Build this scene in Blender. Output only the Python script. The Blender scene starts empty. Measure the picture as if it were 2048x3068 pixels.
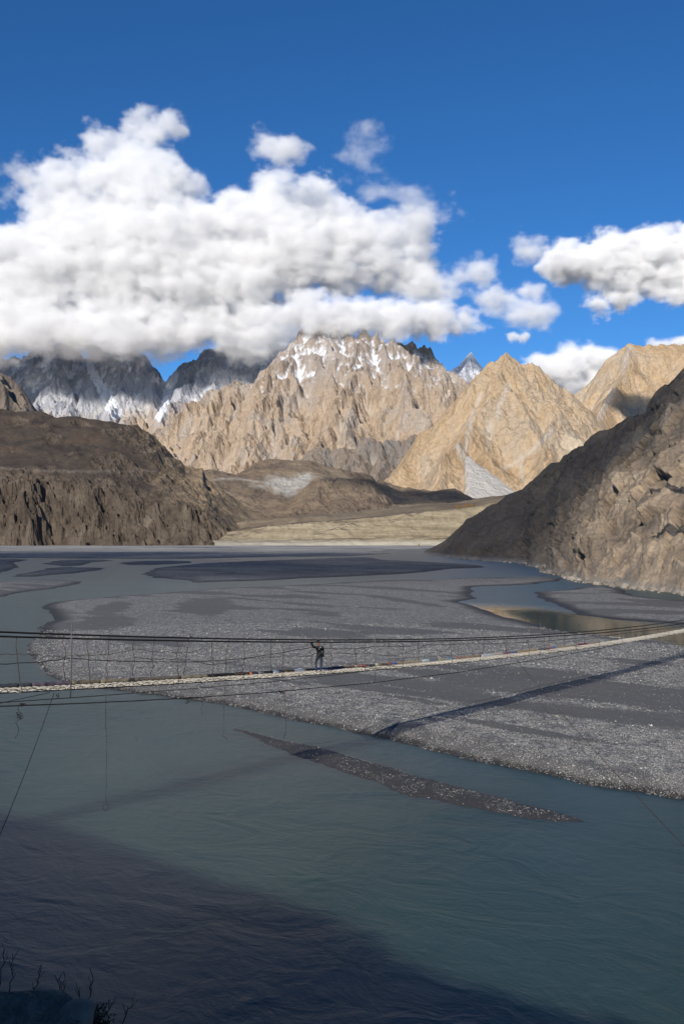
import bpy, bmesh, math, random
import numpy as np
from mathutils import Vector, Matrix, Quaternion

R = math.radians
scene = bpy.context.scene
COL = scene.collection

# ------------------------------------------------------------------ camera
CAM_H = 14.0                       # eye height above the water (water is z = 0)
FPX = 2983.0                       # focal length in photograph pixels (35 mm on 36 mm)
PITCH = math.atan(66.0 / FPX)
cam_d = bpy.data.cameras.new('camera'); cam = bpy.data.objects.new('camera', cam_d)
COL.objects.link(cam)
cam.location = (0, 0, CAM_H); cam.rotation_euler = (math.pi / 2 + PITCH, 0, 0)
cam_d.sensor_fit = 'VERTICAL'; cam_d.sensor_height = 36.0; cam_d.lens = FPX / 3068 * 36
cam_d.clip_start = 0.1; cam_d.clip_end = 60000
scene.camera = cam

# ------------------------------------------------------------------ sky, sun, exposure
SUN_EL = R(25.0); SUN_AZ = R(20.0)          # sun behind the camera, 20 degrees to the left
SUN = Vector((-math.sin(SUN_AZ) * math.cos(SUN_EL), -math.cos(SUN_AZ) * math.cos(SUN_EL), math.sin(SUN_EL)))
world = bpy.data.worlds.new('World'); scene.world = world; world.use_nodes = True
wn = world.node_tree; bg = wn.nodes['Background']
sky = wn.nodes.new('ShaderNodeTexSky'); sky.sky_type = 'NISHITA'; sky.sun_disc = False
sky.sun_elevation = SUN_EL; sky.sun_rotation = R(180) + SUN_AZ
sky.altitude = 2600; sky.air_density = 1.0; sky.dust_density = 0.0; sky.ozone_density = 7.0
hs = wn.nodes.new('ShaderNodeHueSaturation'); hs.inputs['Saturation'].default_value = 1.12
wn.links.new(sky.outputs[0], hs.inputs['Color']); wn.links.new(hs.outputs[0], bg.inputs[0]); bg.inputs[1].default_value = 0.095
sun_d = bpy.data.lights.new('sun', 'SUN'); sun_d.energy = 4.6; sun_d.angle = R(0.7)
sun_d.color = (1.0, 0.93, 0.83)
sun = bpy.data.objects.new('sun', sun_d); COL.objects.link(sun)
sun.rotation_euler = SUN.to_track_quat('Z', 'Y').to_euler(); sun.location = (-50, -80, 120)
vs = scene.view_settings
vs.view_transform = 'Standard'; vs.look = 'None'; vs.exposure = 0.25; vs.gamma = 1.0; vs.use_curve_mapping = False
scene.cycles.max_bounces = 10; scene.cycles.volume_bounces = 7; scene.cycles.diffuse_bounces = 3
scene.cycles.glossy_bounces = 3; scene.cycles.transparent_max_bounces = 16
scene.cycles.use_denoising = True
scene.cycles.volume_step_rate = 3.0; scene.cycles.volume_max_steps = 160

# ------------------------------------------------------------------ projection helpers
SP, CP = math.sin(PITCH), math.cos(PITCH)
def at(px, py, d):
    """world point seen at photo pixel (px, py) at ground distance d (world y)"""
    px = np.asarray(px, float); py = np.asarray(py, float)
    vx = (px - 1024) / FPX; vy = -(py - 1534) / FPX
    dy = CP - vy * SP; dz = SP + vy * CP
    s = d / dy
    return np.stack(np.broadcast_arrays(vx * s, s * dy, CAM_H + dz * s), -1)
def on_plane(px, py, z=0.0):
    px = np.asarray(px, float); py = np.asarray(py, float)
    vx = (px - 1024) / FPX; vy = -(py - 1534) / FPX
    dy = CP - vy * SP; dz = SP + vy * CP
    s = (z - CAM_H) / dz
    return np.stack(np.broadcast_arrays(vx * s, dy * s), -1)

# ------------------------------------------------------------------ noise
_rng = np.random.RandomState(7)
_P = _rng.permutation(256); _P = np.concatenate([_P, _P, _P]).astype(np.int32)
_G2 = np.stack([np.cos(np.arange(256) / 256 * 2 * np.pi), np.sin(np.arange(256) / 256 * 2 * np.pi)], -1).astype(np.float32)
_G3 = _rng.normal(size=(256, 3)).astype(np.float32); _G3 /= np.linalg.norm(_G3, axis=1)[:, None]
def _f(t): return t * t * t * (t * (t * 6 - 15) + 10)
def pn2(x, y, seed=0):
    x = np.asarray(x, np.float32) + seed * 17.31; y = np.asarray(y, np.float32) + seed * 9.77
    xi = np.floor(x).astype(np.int32); yi = np.floor(y).astype(np.int32)
    xf = x - xi; yf = y - yi; xi &= 255; yi &= 255
    u = _f(xf); v = _f(yf)
    def g(a, b, fx, fy):
        k = _G2[_P[_P[a] + b]]
        return k[..., 0] * fx + k[..., 1] * fy
    x1 = (xi + 1) & 255; y1 = (yi + 1) & 255
    a = g(xi, yi, xf, yf); b = g(x1, yi, xf - 1, yf); c = g(xi, y1, xf, yf - 1); d = g(x1, y1, xf - 1, yf - 1)
    return ((a + u * (b - a)) * (1 - v) + (c + u * (d - c)) * v) * 1.4
def pn3(x, y, z, seed=0):
    x = np.asarray(x, np.float32) + seed * 17.31; y = np.asarray(y, np.float32) + seed * 9.77; z = np.asarray(z, np.float32) + seed * 5.3
    xi = np.floor(x).astype(np.int32); yi = np.floor(y).astype(np.int32); zi = np.floor(z).astype(np.int32)
    xf = x - xi; yf = y - yi; zf = z - zi; xi &= 255; yi &= 255; zi &= 255
    u = _f(xf); v = _f(yf); w = _f(zf)
    x1 = (xi + 1) & 255; y1 = (yi + 1) & 255; z1 = (zi + 1) & 255
    def g(a, b, c, fx, fy, fz):
        k = _G3[_P[_P[_P[a] + b] + c]]
        return k[..., 0] * fx + k[..., 1] * fy + k[..., 2] * fz
    def l(a, b, t): return a + t * (b - a)
    return l(l(l(g(xi, yi, zi, xf, yf, zf), g(x1, yi, zi, xf - 1, yf, zf), u), l(g(xi, y1, zi, xf, yf - 1, zf), g(x1, y1, zi, xf - 1, yf - 1, zf), u), v),
             l(l(g(xi, yi, z1, xf, yf, zf - 1), g(x1, yi, z1, xf - 1, yf, zf - 1), u), l(g(xi, y1, z1, xf, yf - 1, zf - 1), g(x1, y1, z1, xf - 1, yf - 1, zf - 1), u), v), w) * 1.4
def fbm2(x, y, o=4, seed=0, gain=0.5):
    r = 0; a = 1
    for i in range(o):
        r = r + a * pn2(x * 2 ** i, y * 2 ** i, seed + i); a *= gain
    return r
def fbm3(x, y, z, o=4, seed=0, gain=0.5):
    r = 0; a = 1
    for i in range(o):
        r = r + a * pn3(x * 2 ** i, y * 2 ** i, z * 2 ** i, seed + i); a *= gain
    return r
def ridged2(x, y, o=4, seed=0):
    r = 0; a = 1
    for i in range(o):
        r = r + a * (1 - 2 * np.abs(pn2(x * 2 ** i, y * 2 ** i, seed + i))); a *= 0.5
    return r
def smooth(a, b, x):
    t = np.clip((x - a) / (b - a), 0, 1); return t * t * (3 - 2 * t)
def facets(u, v, size, seed, tilt=0.5):
    """angular slabs: every Voronoi cell is a tilted plane; returns height and distance to the joint"""
    rng = np.random.RandomState(seed)
    T = rng.rand(64, 64, 5)
    gu = u / size; gv = v / size
    iu = np.floor(gu).astype(int); iv = np.floor(gv).astype(int)
    b1 = np.full(u.shape, 1e9); b2 = np.full(u.shape, 1e9); h = np.zeros(u.shape)
    for a in (-1, 0, 1):
        for b in (-1, 0, 1):
            t = T[(iu + a) & 63, (iv + b) & 63]
            du = gu - (iu + a + t[..., 0]); dv = gv - (iv + b + t[..., 1])
            d = du * du + dv * dv
            hh = t[..., 2] + tilt * ((t[..., 3] - .5) * du * 2 + (t[..., 4] - .5) * dv * 2)
            c = d < b1
            b2 = np.where(c, b1, np.minimum(b2, d)); h = np.where(c, hh, h); b1 = np.where(c, d, b1)
    return h - 0.5, np.sqrt(b2) - np.sqrt(b1)

# ------------------------------------------------------------------ mesh helpers
def link(ob, parent=None):
    COL.objects.link(ob)
    if parent is not None: ob.parent = parent
    return ob
def tag(o, label=None, cat=None, group=None, kind=None):
    if label: o['label'] = label
    if cat: o['category'] = cat
    if group: o['group'] = group
    if kind: o['kind'] = kind
    return o
def mesh_np(name, V, F, mat=None, attrs=None, smooth_=True):
    """mesh from numpy vertices (n,3) and quads/tris (m,k)"""
    V = np.ascontiguousarray(V, np.float32).reshape(-1, 3); F = np.ascontiguousarray(F, np.int32)
    me = bpy.data.meshes.new(name); k = F.shape[1]
    me.vertices.add(len(V)); me.vertices.foreach_set('co', V.ravel())
    me.loops.add(F.size); me.loops.foreach_set('vertex_index', F.ravel())
    me.polygons.add(len(F)); me.polygons.foreach_set('loop_start', np.arange(0, F.size, k, dtype=np.int32))
    me.polygons.foreach_set('loop_total', np.full(len(F), k, np.int32))
    me.polygons.foreach_set('use_smooth', np.full(len(F), smooth_, bool))
    me.update(calc_edges=True)
    for n, a in (attrs or {}).items():
        a = np.ascontiguousarray(a, np.float32)
        if a.ndim > 1 and a.shape[-1] == 3 and a.size == 3 * len(V):
            at_ = me.attributes.new(n, 'FLOAT_VECTOR', 'POINT'); at_.data.foreach_set('vector', a.ravel())
        else:
            at_ = me.attributes.new(n, 'FLOAT', 'POINT'); at_.data.foreach_set('value', a.ravel())
    if mat: me.materials.append(mat)
    return me
def grid_faces(r, c):
    i = np.arange(r * c, dtype=np.int32).reshape(r, c)
    return np.stack([i[:-1, :-1], i[:-1, 1:], i[1:, 1:], i[1:, :-1]], -1).reshape(-1, 4)
def grid_obj(name, X, Y, Z, mat, attrs=None, kind='structure', label=None, flip=False, cut=None, smooth_=False):
    r, c = X.shape
    F = grid_faces(r, c)
    if flip: F = F[:, ::-1]
    if cut is not None:
        m = cut.ravel(); F = F[m[F].any(1)]
    me = mesh_np(name, np.stack([X, Y, Z], -1), F, mat, attrs, smooth_)
    o = bpy.data.objects.new(name, me); link(o)
    tag(o, label=label, kind=kind)
    return o
def blur(a, n):
    for _ in range(n):
        p = np.pad(a, 1, mode='edge')
        a = (p[1:-1, 1:-1] * 2 + p[:-2, 1:-1] + p[2:, 1:-1] + p[1:-1, :-2] + p[1:-1, 2:]) / 6
    return a
def interp(pts, x):
    p = sorted(pts); return np.interp(x, [q[0] for q in p], [q[1] for q in p])

# ------------------------------------------------------------------ material helper
class NT:
    def __init__(s, name):
        s.m = bpy.data.materials.new(name); s.m.use_nodes = True; s.t = s.m.node_tree; s.t.nodes.clear()
        s.out = s.n('OutputMaterial'); s.tc = None
    def n(s, typ, **kw):
        nd = s.t.nodes.new('ShaderNode' + typ)
        for k, v in kw.items(): setattr(nd, k, v)
        return nd
    def set(s, sock, v):
        if hasattr(v, 'is_output'): s.t.links.new(v, sock)
        elif v is not None:
            if isinstance(v, (tuple, list)) and len(v) == 3 and sock.type == 'RGBA': v = (*v, 1)
            sock.default_value = v
    def pos(s):
        if s.tc is None: s.tc = s.n('NewGeometry')
        return s.tc.outputs['Position']
    def obj(s):
        return s.n('TexCoord').outputs['Object']
    def mapping(s, vec, scale=(1, 1, 1), rot=(0, 0, 0), loc=(0, 0, 0)):
        m = s.n('Mapping'); s.set(m.inputs['Vector'], vec); m.inputs['Scale'].default_value = scale
        m.inputs['Rotation'].default_value = rot; m.inputs['Location'].default_value = loc
        return m.outputs[0]
    def noise(s, vec, scale=1, detail=4, rough=0.5, dist=0.0, out=0):
        nd = s.n('TexNoise'); s.set(nd.inputs['Vector'], vec); nd.inputs['Scale'].default_value = scale
        nd.inputs['Detail'].default_value = detail; nd.inputs['Roughness'].default_value = rough; nd.inputs['Distortion'].default_value = dist
        return nd.outputs[out]
    def voro(s, vec, scale=1, feature='F1', out='Distance', rand=1.0):
        nd = s.n('TexVoronoi', feature=feature); s.set(nd.inputs['Vector'], vec); nd.inputs['Scale'].default_value = scale
        nd.inputs['Randomness'].default_value = rand
        return nd.outputs[out]
    def ramp(s, fac, stops, interp='LINEAR'):
        nd = s.n('ValToRGB'); s.set(nd.inputs[0], fac); nd.color_ramp.interpolation = interp
        e = nd.color_ramp.elements
        while len(e) < len(stops): e.new(0.5)
        for i, (p, c) in enumerate(stops):
            e[i].position = p; e[i].color = (*c, 1) if isinstance(c, tuple) else (c, c, c, 1)
        return nd.outputs[0]
    def mix(s, fac, a, b, blend='MIX'):
        nd = s.n('Mix', data_type='RGBA', blend_type=blend)
        s.set(nd.inputs[0], fac); s.set(nd.inputs[6], a); s.set(nd.inputs[7], b)
        return nd.outputs[2]
    def math(s, op, a, b=0.0, clamp=False):
        nd = s.n('Math', operation=op, use_clamp=clamp); s.set(nd.inputs[0], a); s.set(nd.inputs[1], b)
        return nd.outputs[0]
    def attr(s, name, out='Fac'):
        nd = s.n('Attribute', attribute_name=name); return nd.outputs[out]
    def bump(s, h, dist=1.0, strength=1.0, normal=None):
        nd = s.n('Bump'); s.set(nd.inputs['Height'], h); nd.inputs['Distance'].default_value = dist
        nd.inputs['Strength'].default_value = strength
        if normal is not None: s.set(nd.inputs['Normal'], normal)
        return nd.outputs[0]
    def sepz(s, vec, i=2):
        nd = s.n('SeparateXYZ'); s.set(nd.inputs[0], vec); return nd.outputs[i]
    def pbr(s, color, rough=0.9, normal=None, metallic=0.0, spec=0.3, ior=None, sss=None):
        b = s.n('BsdfPrincipled'); s.set(b.inputs['Base Color'], color); s.set(b.inputs['Roughness'], rough)
        s.set(b.inputs['Metallic'], metallic); b.inputs['Specular IOR Level'].default_value = spec
        if sss:
            b.subsurface_method = 'BURLEY'; b.inputs['Subsurface Weight'].default_value = 1.0; b.inputs['Subsurface Radius'].default_value = sss; b.inputs['Subsurface Scale'].default_value = 1.0
        if ior: b.inputs['IOR'].default_value = ior
        if normal is not None: s.set(b.inputs['Normal'], normal)
        s.t.links.new(b.outputs[0], s.out.inputs[0]); return s.m
def simple(name, c1, c2, scale=5, rough=0.8, metallic=0.0, bump=0.0, spec=0.3):
    t = NT(name); nz = t.noise(t.obj(), scale, 4, 0.6)
    col = t.ramp(nz, [(0.3, c1), (0.7, c2)])
    return t.pbr(col, rough, t.bump(nz, bump) if bump else None, metallic, spec)
#@@END_HELPERS
# ================================================================== rock materials
def rock_material(name, cols, streak=(0.02, 0.02, 0.004), scale=1.0, bump=2.0, fine=0.2, snow_col=(0.78, 0.81, 0.86),
                  scree=(0.58, 0.55, 0.50), dark=None, high=None, bigw=0.4):
    t = NT(name); p = t.pos()
    st = t.noise(t.mapping(p, tuple(v * scale for v in streak)), 1.0, 8, 0.62, 0.4)
    big = t.noise(t.mapping(p, (0.0022 * scale, 0.0022 * scale, 0.003 * scale)), 1.0, 4, 0.55)
    fin = t.noise(p, fine, 8, 0.68)
    f = t.math('ADD', t.math('MULTIPLY', st, 1 - bigw), t.math('MULTIPLY', big, bigw))
    n = len(cols)
    col = t.ramp(f, [(0.34 + 0.32 * i / (n - 1), c) for i, c in enumerate(cols)])
    col = t.mix(0.5, col, t.ramp(fin, [(0.3, 0.28), (0.5, 0.5), (0.72, 0.72)]), 'OVERLAY')
    if high is not None:
        zz = t.math('ADD', t.sepz(p), t.math('MULTIPLY', t.math('SUBTRACT', big, 0.5), 700.0))
        f2 = t.math('DIVIDE', t.math('SUBTRACT', zz, high[0]), high[1] - high[0], True)
        col = t.mix(t.math('MULTIPLY', f2, 0.85), col, t.ramp(st, [(0.35, high[2]), (0.65, high[3])]))
    if dark is not None:
        col = t.mix(t.math('MULTIPLY', t.attr('dark'), 0.9, True), col, dark)
    g = t.math('MULTIPLY', t.attr('gully'), 1.0, True)
    col = t.mix(g, col, scree)
    sn = t.math('SUBTRACT', t.math('ADD', t.attr('snow'), t.math('MULTIPLY', t.math('SUBTRACT', fin, 0.5), 2.0)), 0.42)
    sn = t.math('MULTIPLY', sn, 1.9, True)
    col = t.mix(sn, col, snow_col)
    h = t.math('ADD', t.math('MULTIPLY', fin, 1.0), t.math('MULTIPLY', st, 1.3))
    return t.pbr(col, 0.95, t.bump(h, bump / max(fine, 0.01) * 0.2, 0.8), spec=0.15)

TAN = [(0.26, 0.20, 0.155), (0.38, 0.29, 0.21), (0.46, 0.355, 0.255), (0.40, 0.34, 0.285), (0.52, 0.43, 0.33)]
GOLD = [(0.30, 0.205, 0.12), (0.44, 0.315, 0.19), (0.52, 0.385, 0.245), (0.48, 0.385, 0.28), (0.60, 0.51, 0.38)]
GREY = [(0.34, 0.36, 0.41), (0.44, 0.45, 0.49), (0.49, 0.48, 0.48), (0.45, 0.42, 0.39), (0.56, 0.54, 0.52)]
M_MASSIF = rock_material('massif_rock', TAN, streak=(0.014, 0.007, 0.0035), bump=7, fine=0.05, high=(620, 1050, (0.27, 0.235, 0.215), (0.46, 0.405, 0.36)))
M_SNOWPK = rock_material('snow_peak_rock', TAN, streak=(0.012, 0.006, 0.004), bump=7, fine=0.045, high=(640, 880, (0.33, 0.36, 0.43), (0.52, 0.54, 0.58)))  # high rock pale and bluish: distance haze put into its colour
M_PYR = rock_material('golden_rock', GOLD, streak=(0.016, 0.010, 0.006), bump=8, fine=0.07, bigw=0.6)
M_FRONT = rock_material('brown_rib_rock', [(0.12, 0.10, 0.085), (0.19, 0.155, 0.125), (0.25, 0.205, 0.165), (0.2, 0.185, 0.17), (0.3, 0.255, 0.2)], streak=(0.02, 0.01, 0.004), bump=6, fine=0.06)

# ================================================================== far mountains: ridge skeletons
def skeleton(crests, rnd, zbase, spur_gap, g1, g2, k0, k1, k2, levels=1, ang=0.55):
    """list of (p0, p1, side slope) segments: crest, spurs that run down from it, and their side ribs"""
    segs = []
    def spur(p, ang0, grad, k, length, n, level):
        q = np.array(p, float); a = ang0; L = length / n
        for i in range(n):
            a2 = a + rnd.uniform(-0.3, 0.3)
            e = q + np.array([math.sin(a2) * L, -math.cos(a2) * L, -grad * L * rnd.uniform(0.65, 1.35)])
            segs.append((q.copy(), e.copy(), k))
            if level > 0 and i % 1 == 0 and e[2] > zbase + 40:
                for sgn in (-1, 1):
                    if rnd.random() < 0.85:
                        hh = e[2] - zbase
                        spur(e, a + sgn * rnd.uniform(0.5, 1.1), g2 * rnd.uniform(.9, 1.15), k * 1.18 * rnd.uniform(.95, 1.15), min(hh / g2 * 0.7, length * (0.55 if level == levels else 0.4)), 3 if level == levels else 2, level - 1)
            q = e; a += rnd.uniform(-0.15, 0.15)
            if q[2] < zbase - 30: break
    for cr in crests:
        P = np.array(cr)
        for a, b in zip(P[:-1], P[1:]):
            segs.append((a, b, k0))
        d = np.r_[0, np.cumsum(np.linalg.norm(np.diff(P[:, :2], axis=0), axis=1))]
        s = spur_gap * 0.3
        while s < d[-1]:
            p = np.array([np.interp(s, d, P[:, i]) for i in range(3)])
            h = p[2] - zbase
            if h > 50:
                spur(p, rnd.uniform(-ang, ang), g1 * rnd.uniform(.85, 1.15), k1 * rnd.uniform(.9, 1.1), h / g1 * 1.15, 6, levels)
            s += spur_gap * rnd.uniform(0.6, 1.4)
    return segs
def mountain(name, crests, xr, yr, step, zbase, mat, seed, spur_gap=160, g1=0.8, g2=1.1, k0=1.35, k1=1.45, k2=1.7,
             warp=(30, 160), rough=(22, 110), snow=None, extra=None, ang=0.55, gully_amt=0.6, step_y=None, floor=None, post=None, levels=1):
    rnd = random.Random(seed)
    x = np.arange(xr[0], xr[1] + step, step); y = np.arange(yr[0], yr[1], step_y or step)
    X, Y = np.meshgrid(x, y)
    Xq = X + warp[0] * fbm2(X / warp[1], Y / warp[1], 4, seed); Yq = Y + warp[0] * fbm2(X / warp[1], Y / warp[1], 4, seed + 40)
    H = np.full(X.shape, zbase - 200.0)
    segs = skeleton(crests, rnd, zbase, spur_gap, g1, g2, k0, k1, k2, levels, ang=ang)
    for a, b, k in segs:
        top = max(a[2], b[2]); rad = (top - zbase + 60) / k
        c0 = np.searchsorted(x, min(a[0], b[0]) - rad); c1 = np.searchsorted(x, max(a[0], b[0]) + rad)
        r0 = np.searchsorted(y, min(a[1], b[1]) - rad); r1 = np.searchsorted(y, max(a[1], b[1]) + rad)
        if c1 <= c0 or r1 <= r0: continue
        xs = Xq[r0:r1, c0:c1]; ys = Yq[r0:r1, c0:c1]
        dx, dy = b[0] - a[0], b[1] - a[1]; L2 = dx * dx + dy * dy + 1e-6
        t = np.clip(((xs - a[0]) * dx + (ys - a[1]) * dy) / L2, 0, 1)
        dist = np.hypot(xs - a[0] - t * dx, ys - a[1] - t * dy)
        z = a[2] + t * (b[2] - a[2]) - k * dist
        np.maximum(H[r0:r1, c0:c1], z, out=H[r0:r1, c0:c1])
    hh = np.clip((H - zbase) / 250, 0.15, 1)
    H = H + hh * (rough[0] * (ridged2(X / rough[1], Y / rough[1], 5, seed + 9) - 0.7) * 0.6 + rough[0] * 0.35 * fbm2(X / 25, Y / 25, 3, seed + 17))
    if post is not None: H = post(X, Y, H)
    fan = np.zeros_like(H)
    if extra is not None: H, fan = extra(X, Y, H)
    sl = blur(H, 6); conc = sl - H; conc2 = blur(H, 30) - H
    gy, gx = np.gradient(blur(H, 2), step_y or step, step); slope = np.hypot(gx, gy)
    gully = np.clip(conc2 / 18 - 0.35, 0, 1) * gully_amt
    sn = np.zeros_like(H)
    if snow: sn = snow(X, Y, H, slope, conc, conc2)
    attrs = {'snow': sn, 'gully': np.maximum(gully * (0.5 + 0.5 * smooth(zbase, zbase + 200, H)), fan)}
    if floor is not None: H = np.maximum(H, floor)
    return grid_obj(name, X, Y, H, mat, attrs, cut=H > zbase - 60)
def curve(pts, depth):
    out = []
    for p in pts:
        d = p[2] if len(p) > 2 else depth
        out.append(at(p[0], p[1], d))
    return out

# snow peaks far left, mostly under the cloud
def snow_left(X, Y, H, s, c, c2):
    px = 1024 + X / Y * FPX; py = 1600 - (H - CAM_H) / Y * FPX          # two snow couloirs between the left peaks
    def near_line(pts, w0, w1):
        d = np.full(X.shape, 9.0)
        for (xa, ya), (xb, yb) in zip(pts[:-1], pts[1:]):
            t = np.clip(((px - xa) * (xb - xa) + (py - ya) * (yb - ya)) / ((xb - xa) ** 2 + (yb - ya) ** 2), 0, 1)
            d = np.minimum(d, np.hypot(px - xa - t * (xb - xa), py - ya - t * (yb - ya)) / (w0 + (w1 - w0) * smooth(1080, 1230, py)))
        return 1 - smooth(0.7, 1.1, d + 0.3 * fbm2(px / 14, py / 14, 3, 4))
    cou = np.maximum(near_line([(262, 1085), (285, 1130), (312, 1175), (345, 1235)], 8, 22), near_line([(512, 1130), (505, 1165), (492, 1215), (475, 1250)], 26, 12))
    return 1.2 * cou + 0.12 + smooth(780, 1200, H + 120 * fbm2(X / 200, Y / 200, 3, 5)) * 0.42 + np.clip(c2 / 34, -0.15, 1) * smooth(760, 920, H) * 1.1 - np.clip(s - 1.2, 0, 2) * 0.10
mountain('mountain', [curve([(-260, 1120), (-80, 1080), (40, 1075), (130, 1040), (215, 1025), (262, 1075), (285, 1068), (330, 1005), (380, 1020), (420, 1055), (480, 1118), (512, 1140), (545, 1100), (600, 1060), (680, 1035), (760, 1050), (840, 1040), (950, 1010)], 7000),
                      curve([(215, 1025, 7000), (190, 1130, 6700), (215, 1190, 6500), (180, 1250, 6250), (150, 1300, 6000)], 0),
                      curve([(545, 1100, 7000), (560, 1150, 6700), (520, 1190, 6350), (480, 1260, 6050), (440, 1340, 5800)], 0),
                      curve([(380, 1020, 7000), (400, 1110, 6750), (340, 1190, 6500), (330, 1290, 6200)], 0)],
         (-3100, 300), (5700, 7300), 9, 520, M_SNOWPK, 11, spur_gap=170, g1=0.95, g2=1.2, k0=1.5, k1=1.7, k2=2.0, warp=(45, 200), rough=(40, 120), snow=snow_left, floor=500)
# small dark snow pyramid far behind
def snow_far(X, Y, H, s, c, c2): return 0.36 + smooth(1100, 1500, H) * 0.3 - c / 40 * .5
mountain('mountain', [curve([(1280, 1180), (1340, 1120), (1375, 1085), (1410, 1053), (1435, 1078), (1462, 1105), (1500, 1150), (1560, 1200)], 9000), curve([(1410, 1053, 9000), (1380, 1110, 8700), (1350, 1170, 8400)], 0)],
         (500, 1800), (8200, 9300), 14, 900, M_SNOWPK, 23, spur_gap=260, k0=1.5, warp=(30, 200), rough=(18, 120), snow=snow_far)
# central massif of serrated spires
def snow_mid(X, Y, H, s, c, c2):
    return smooth(700, 960, H + 110 * fbm2(X / 160, Y / 160, 4, 3)) * 0.52 + np.clip(c2 / 24, -0.2, 1) * smooth(600, 800, H) * 0.95 - np.clip(s - 1.3, 0, 2) * 0.06
def strata(X, Y, H):
    return H + 7 * np.sin(H / 17 + 3 * fbm2(X / 300, Y / 300, 2, 8)) * smooth(250, 600, H)
mountain('mountain', [curve([(400, 1400, 4700), (450, 1330, 4800), (520, 1245, 4950), (600, 1190, 5100), (680, 1155, 5200), (712, 1140), (730, 1150), (790, 1112), (830, 1078), (842, 1050), (852, 1060), (872, 1020), (890, 1026), (912, 988), (930, 1000), (962, 950), (985, 985), (1000, 972), (1022, 1010), (1040, 1000), (1062, 1016), (1090, 986), (1108, 1012), (1125, 1004), (1145, 1026), (1163, 1008), (1178, 1040), (1190, 1036), (1215, 1060), (1260, 1075), (1300, 1105), (1330, 1120), (1390, 1160), (1450, 1230)], 5300),
                      curve([(1150, 1040, 5650), (1195, 1022, 5650), (1215, 1040, 5650), (1240, 1018, 5650), (1262, 1046, 5650), (1290, 1042, 5650), (1312, 1078, 5650), (1335, 1100, 5650), (1380, 1155, 5600)], 0),
                      curve([(712, 1140, 5300), (700, 1200, 5050), (690, 1260, 4800), (600, 1330, 4600), (560, 1400, 4400)], 0),
                      curve([(1090, 994, 5300), (1085, 1090, 5050), (1075, 1180, 4850), (1030, 1260, 4600), (1020, 1350, 4400)], 0),
                      curve([(890, 1015, 5300), (870, 1100, 5100), (830, 1180, 4850), (800, 1270, 4600), (760, 1370, 4350)], 0)],
         (-1250, 900), (3450, 5900), 5.4, 150, M_MASSIF, 35, levels=1, spur_gap=150, g1=0.72, g2=1.15, k0=1.7, k1=1.7, k2=2.1, warp=(30, 150), rough=(28, 90), snow=snow_mid, ang=0.75, post=strata, gully_amt=0.5, floor=100)
# darker lower rib in front of the massif
mountain('mountain', [curve([(880, 1385), (960, 1335), (1000, 1350), (1060, 1335), (1110, 1305), (1150, 1320), (1200, 1315), (1250, 1300), (1300, 1310), (1340, 1340), (1400, 1400)], 4100)],
         (-350, 650), (3550, 4300), 6, 120, M_FRONT, 51, spur_gap=70, g1=0.8, g2=1.2, k0=1.5, k1=1.7, k2=2.0, warp=(20, 100), rough=(22, 80), gully_amt=0.3, floor=90)
# golden pyramid on the right, and the shoulder beyond it
def chutes(X, Y, H, lines, w):
    # pale debris lying in the chutes of the face
    px = 1024 + X / Y * FPX; py = 1600 - (H - CAM_H) / Y * FPX; out = np.zeros_like(H)
    nzc = 5 * fbm2(px / 18, py / 30, 3, 4)
    for L in lines:
        for (xa, ya), (xb, yb) in zip(L[:-1], L[1:]):
            t = np.clip(((px - xa) * (xb - xa) + (py - ya) * (yb - ya)) / ((xb - xa) ** 2 + (yb - ya) ** 2), 0, 1)
            d = np.hypot(px - xa - t * (xb - xa) + nzc, py - ya - t * (yb - ya))
            out = np.maximum(out, 0.6 * np.exp(-(d / w) ** 2))
    return out
def scree_fan(X, Y, H):
    # grey debris cone spilling from the notch between the pyramid and its small foreground peak
    A = at(1398, 1368, 3020); B = at(1500, 1500, 2780)
    ax = (B - A)[:2]; L = np.linalg.norm(ax); ax = ax / L; nx = np.array([-ax[1], ax[0]])
    u = (X - A[0]) * ax[0] + (Y - A[1]) * ax[1]; v = (X - A[0]) * nx[0] + (Y - A[1]) * nx[1]
    z = A[2] - (A[2] - B[2]) * u / L - 0.10 * np.abs(v) + 2.5 * fbm2(X / 40, Y / 40, 3, 6)
    w = 8 + 0.40 * np.clip(u, 0, None) + 6 * fbm2(X / 30, Y / 30, 3, 9)
    inside = smooth(1.15, 0.85, np.abs(v) / w) * (u > 0) * (u < L * 1.4)
    H2 = H * (1 - inside) + np.where(inside > 0, z, 0) * inside
    tr = np.exp(-((v - 12 * np.sin(u / 60)) / 9) ** 2) * (u > -170) * (u <= 10) * 0.8
    ch = chutes(X, Y, H, [[(1525, 1150), (1505, 1195), (1488, 1245)], [(1470, 1262), (1466, 1300), (1462, 1345)], [(1400, 1295), (1396, 1330), (1393, 1366)], [(1655, 1285), (1600, 1345), (1545, 1385), (1505, 1405)], [(1440, 1180), (1415, 1240), (1405, 1290)], [(1560, 1390), (1566, 1440)]], 6)
    return np.where(inside > 0, H2, H), np.clip(inside * 0.95 + tr + ch, 0, 1)
def snow_none(X, Y, H, s, c, c2): return np.zeros_like(H)
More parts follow.
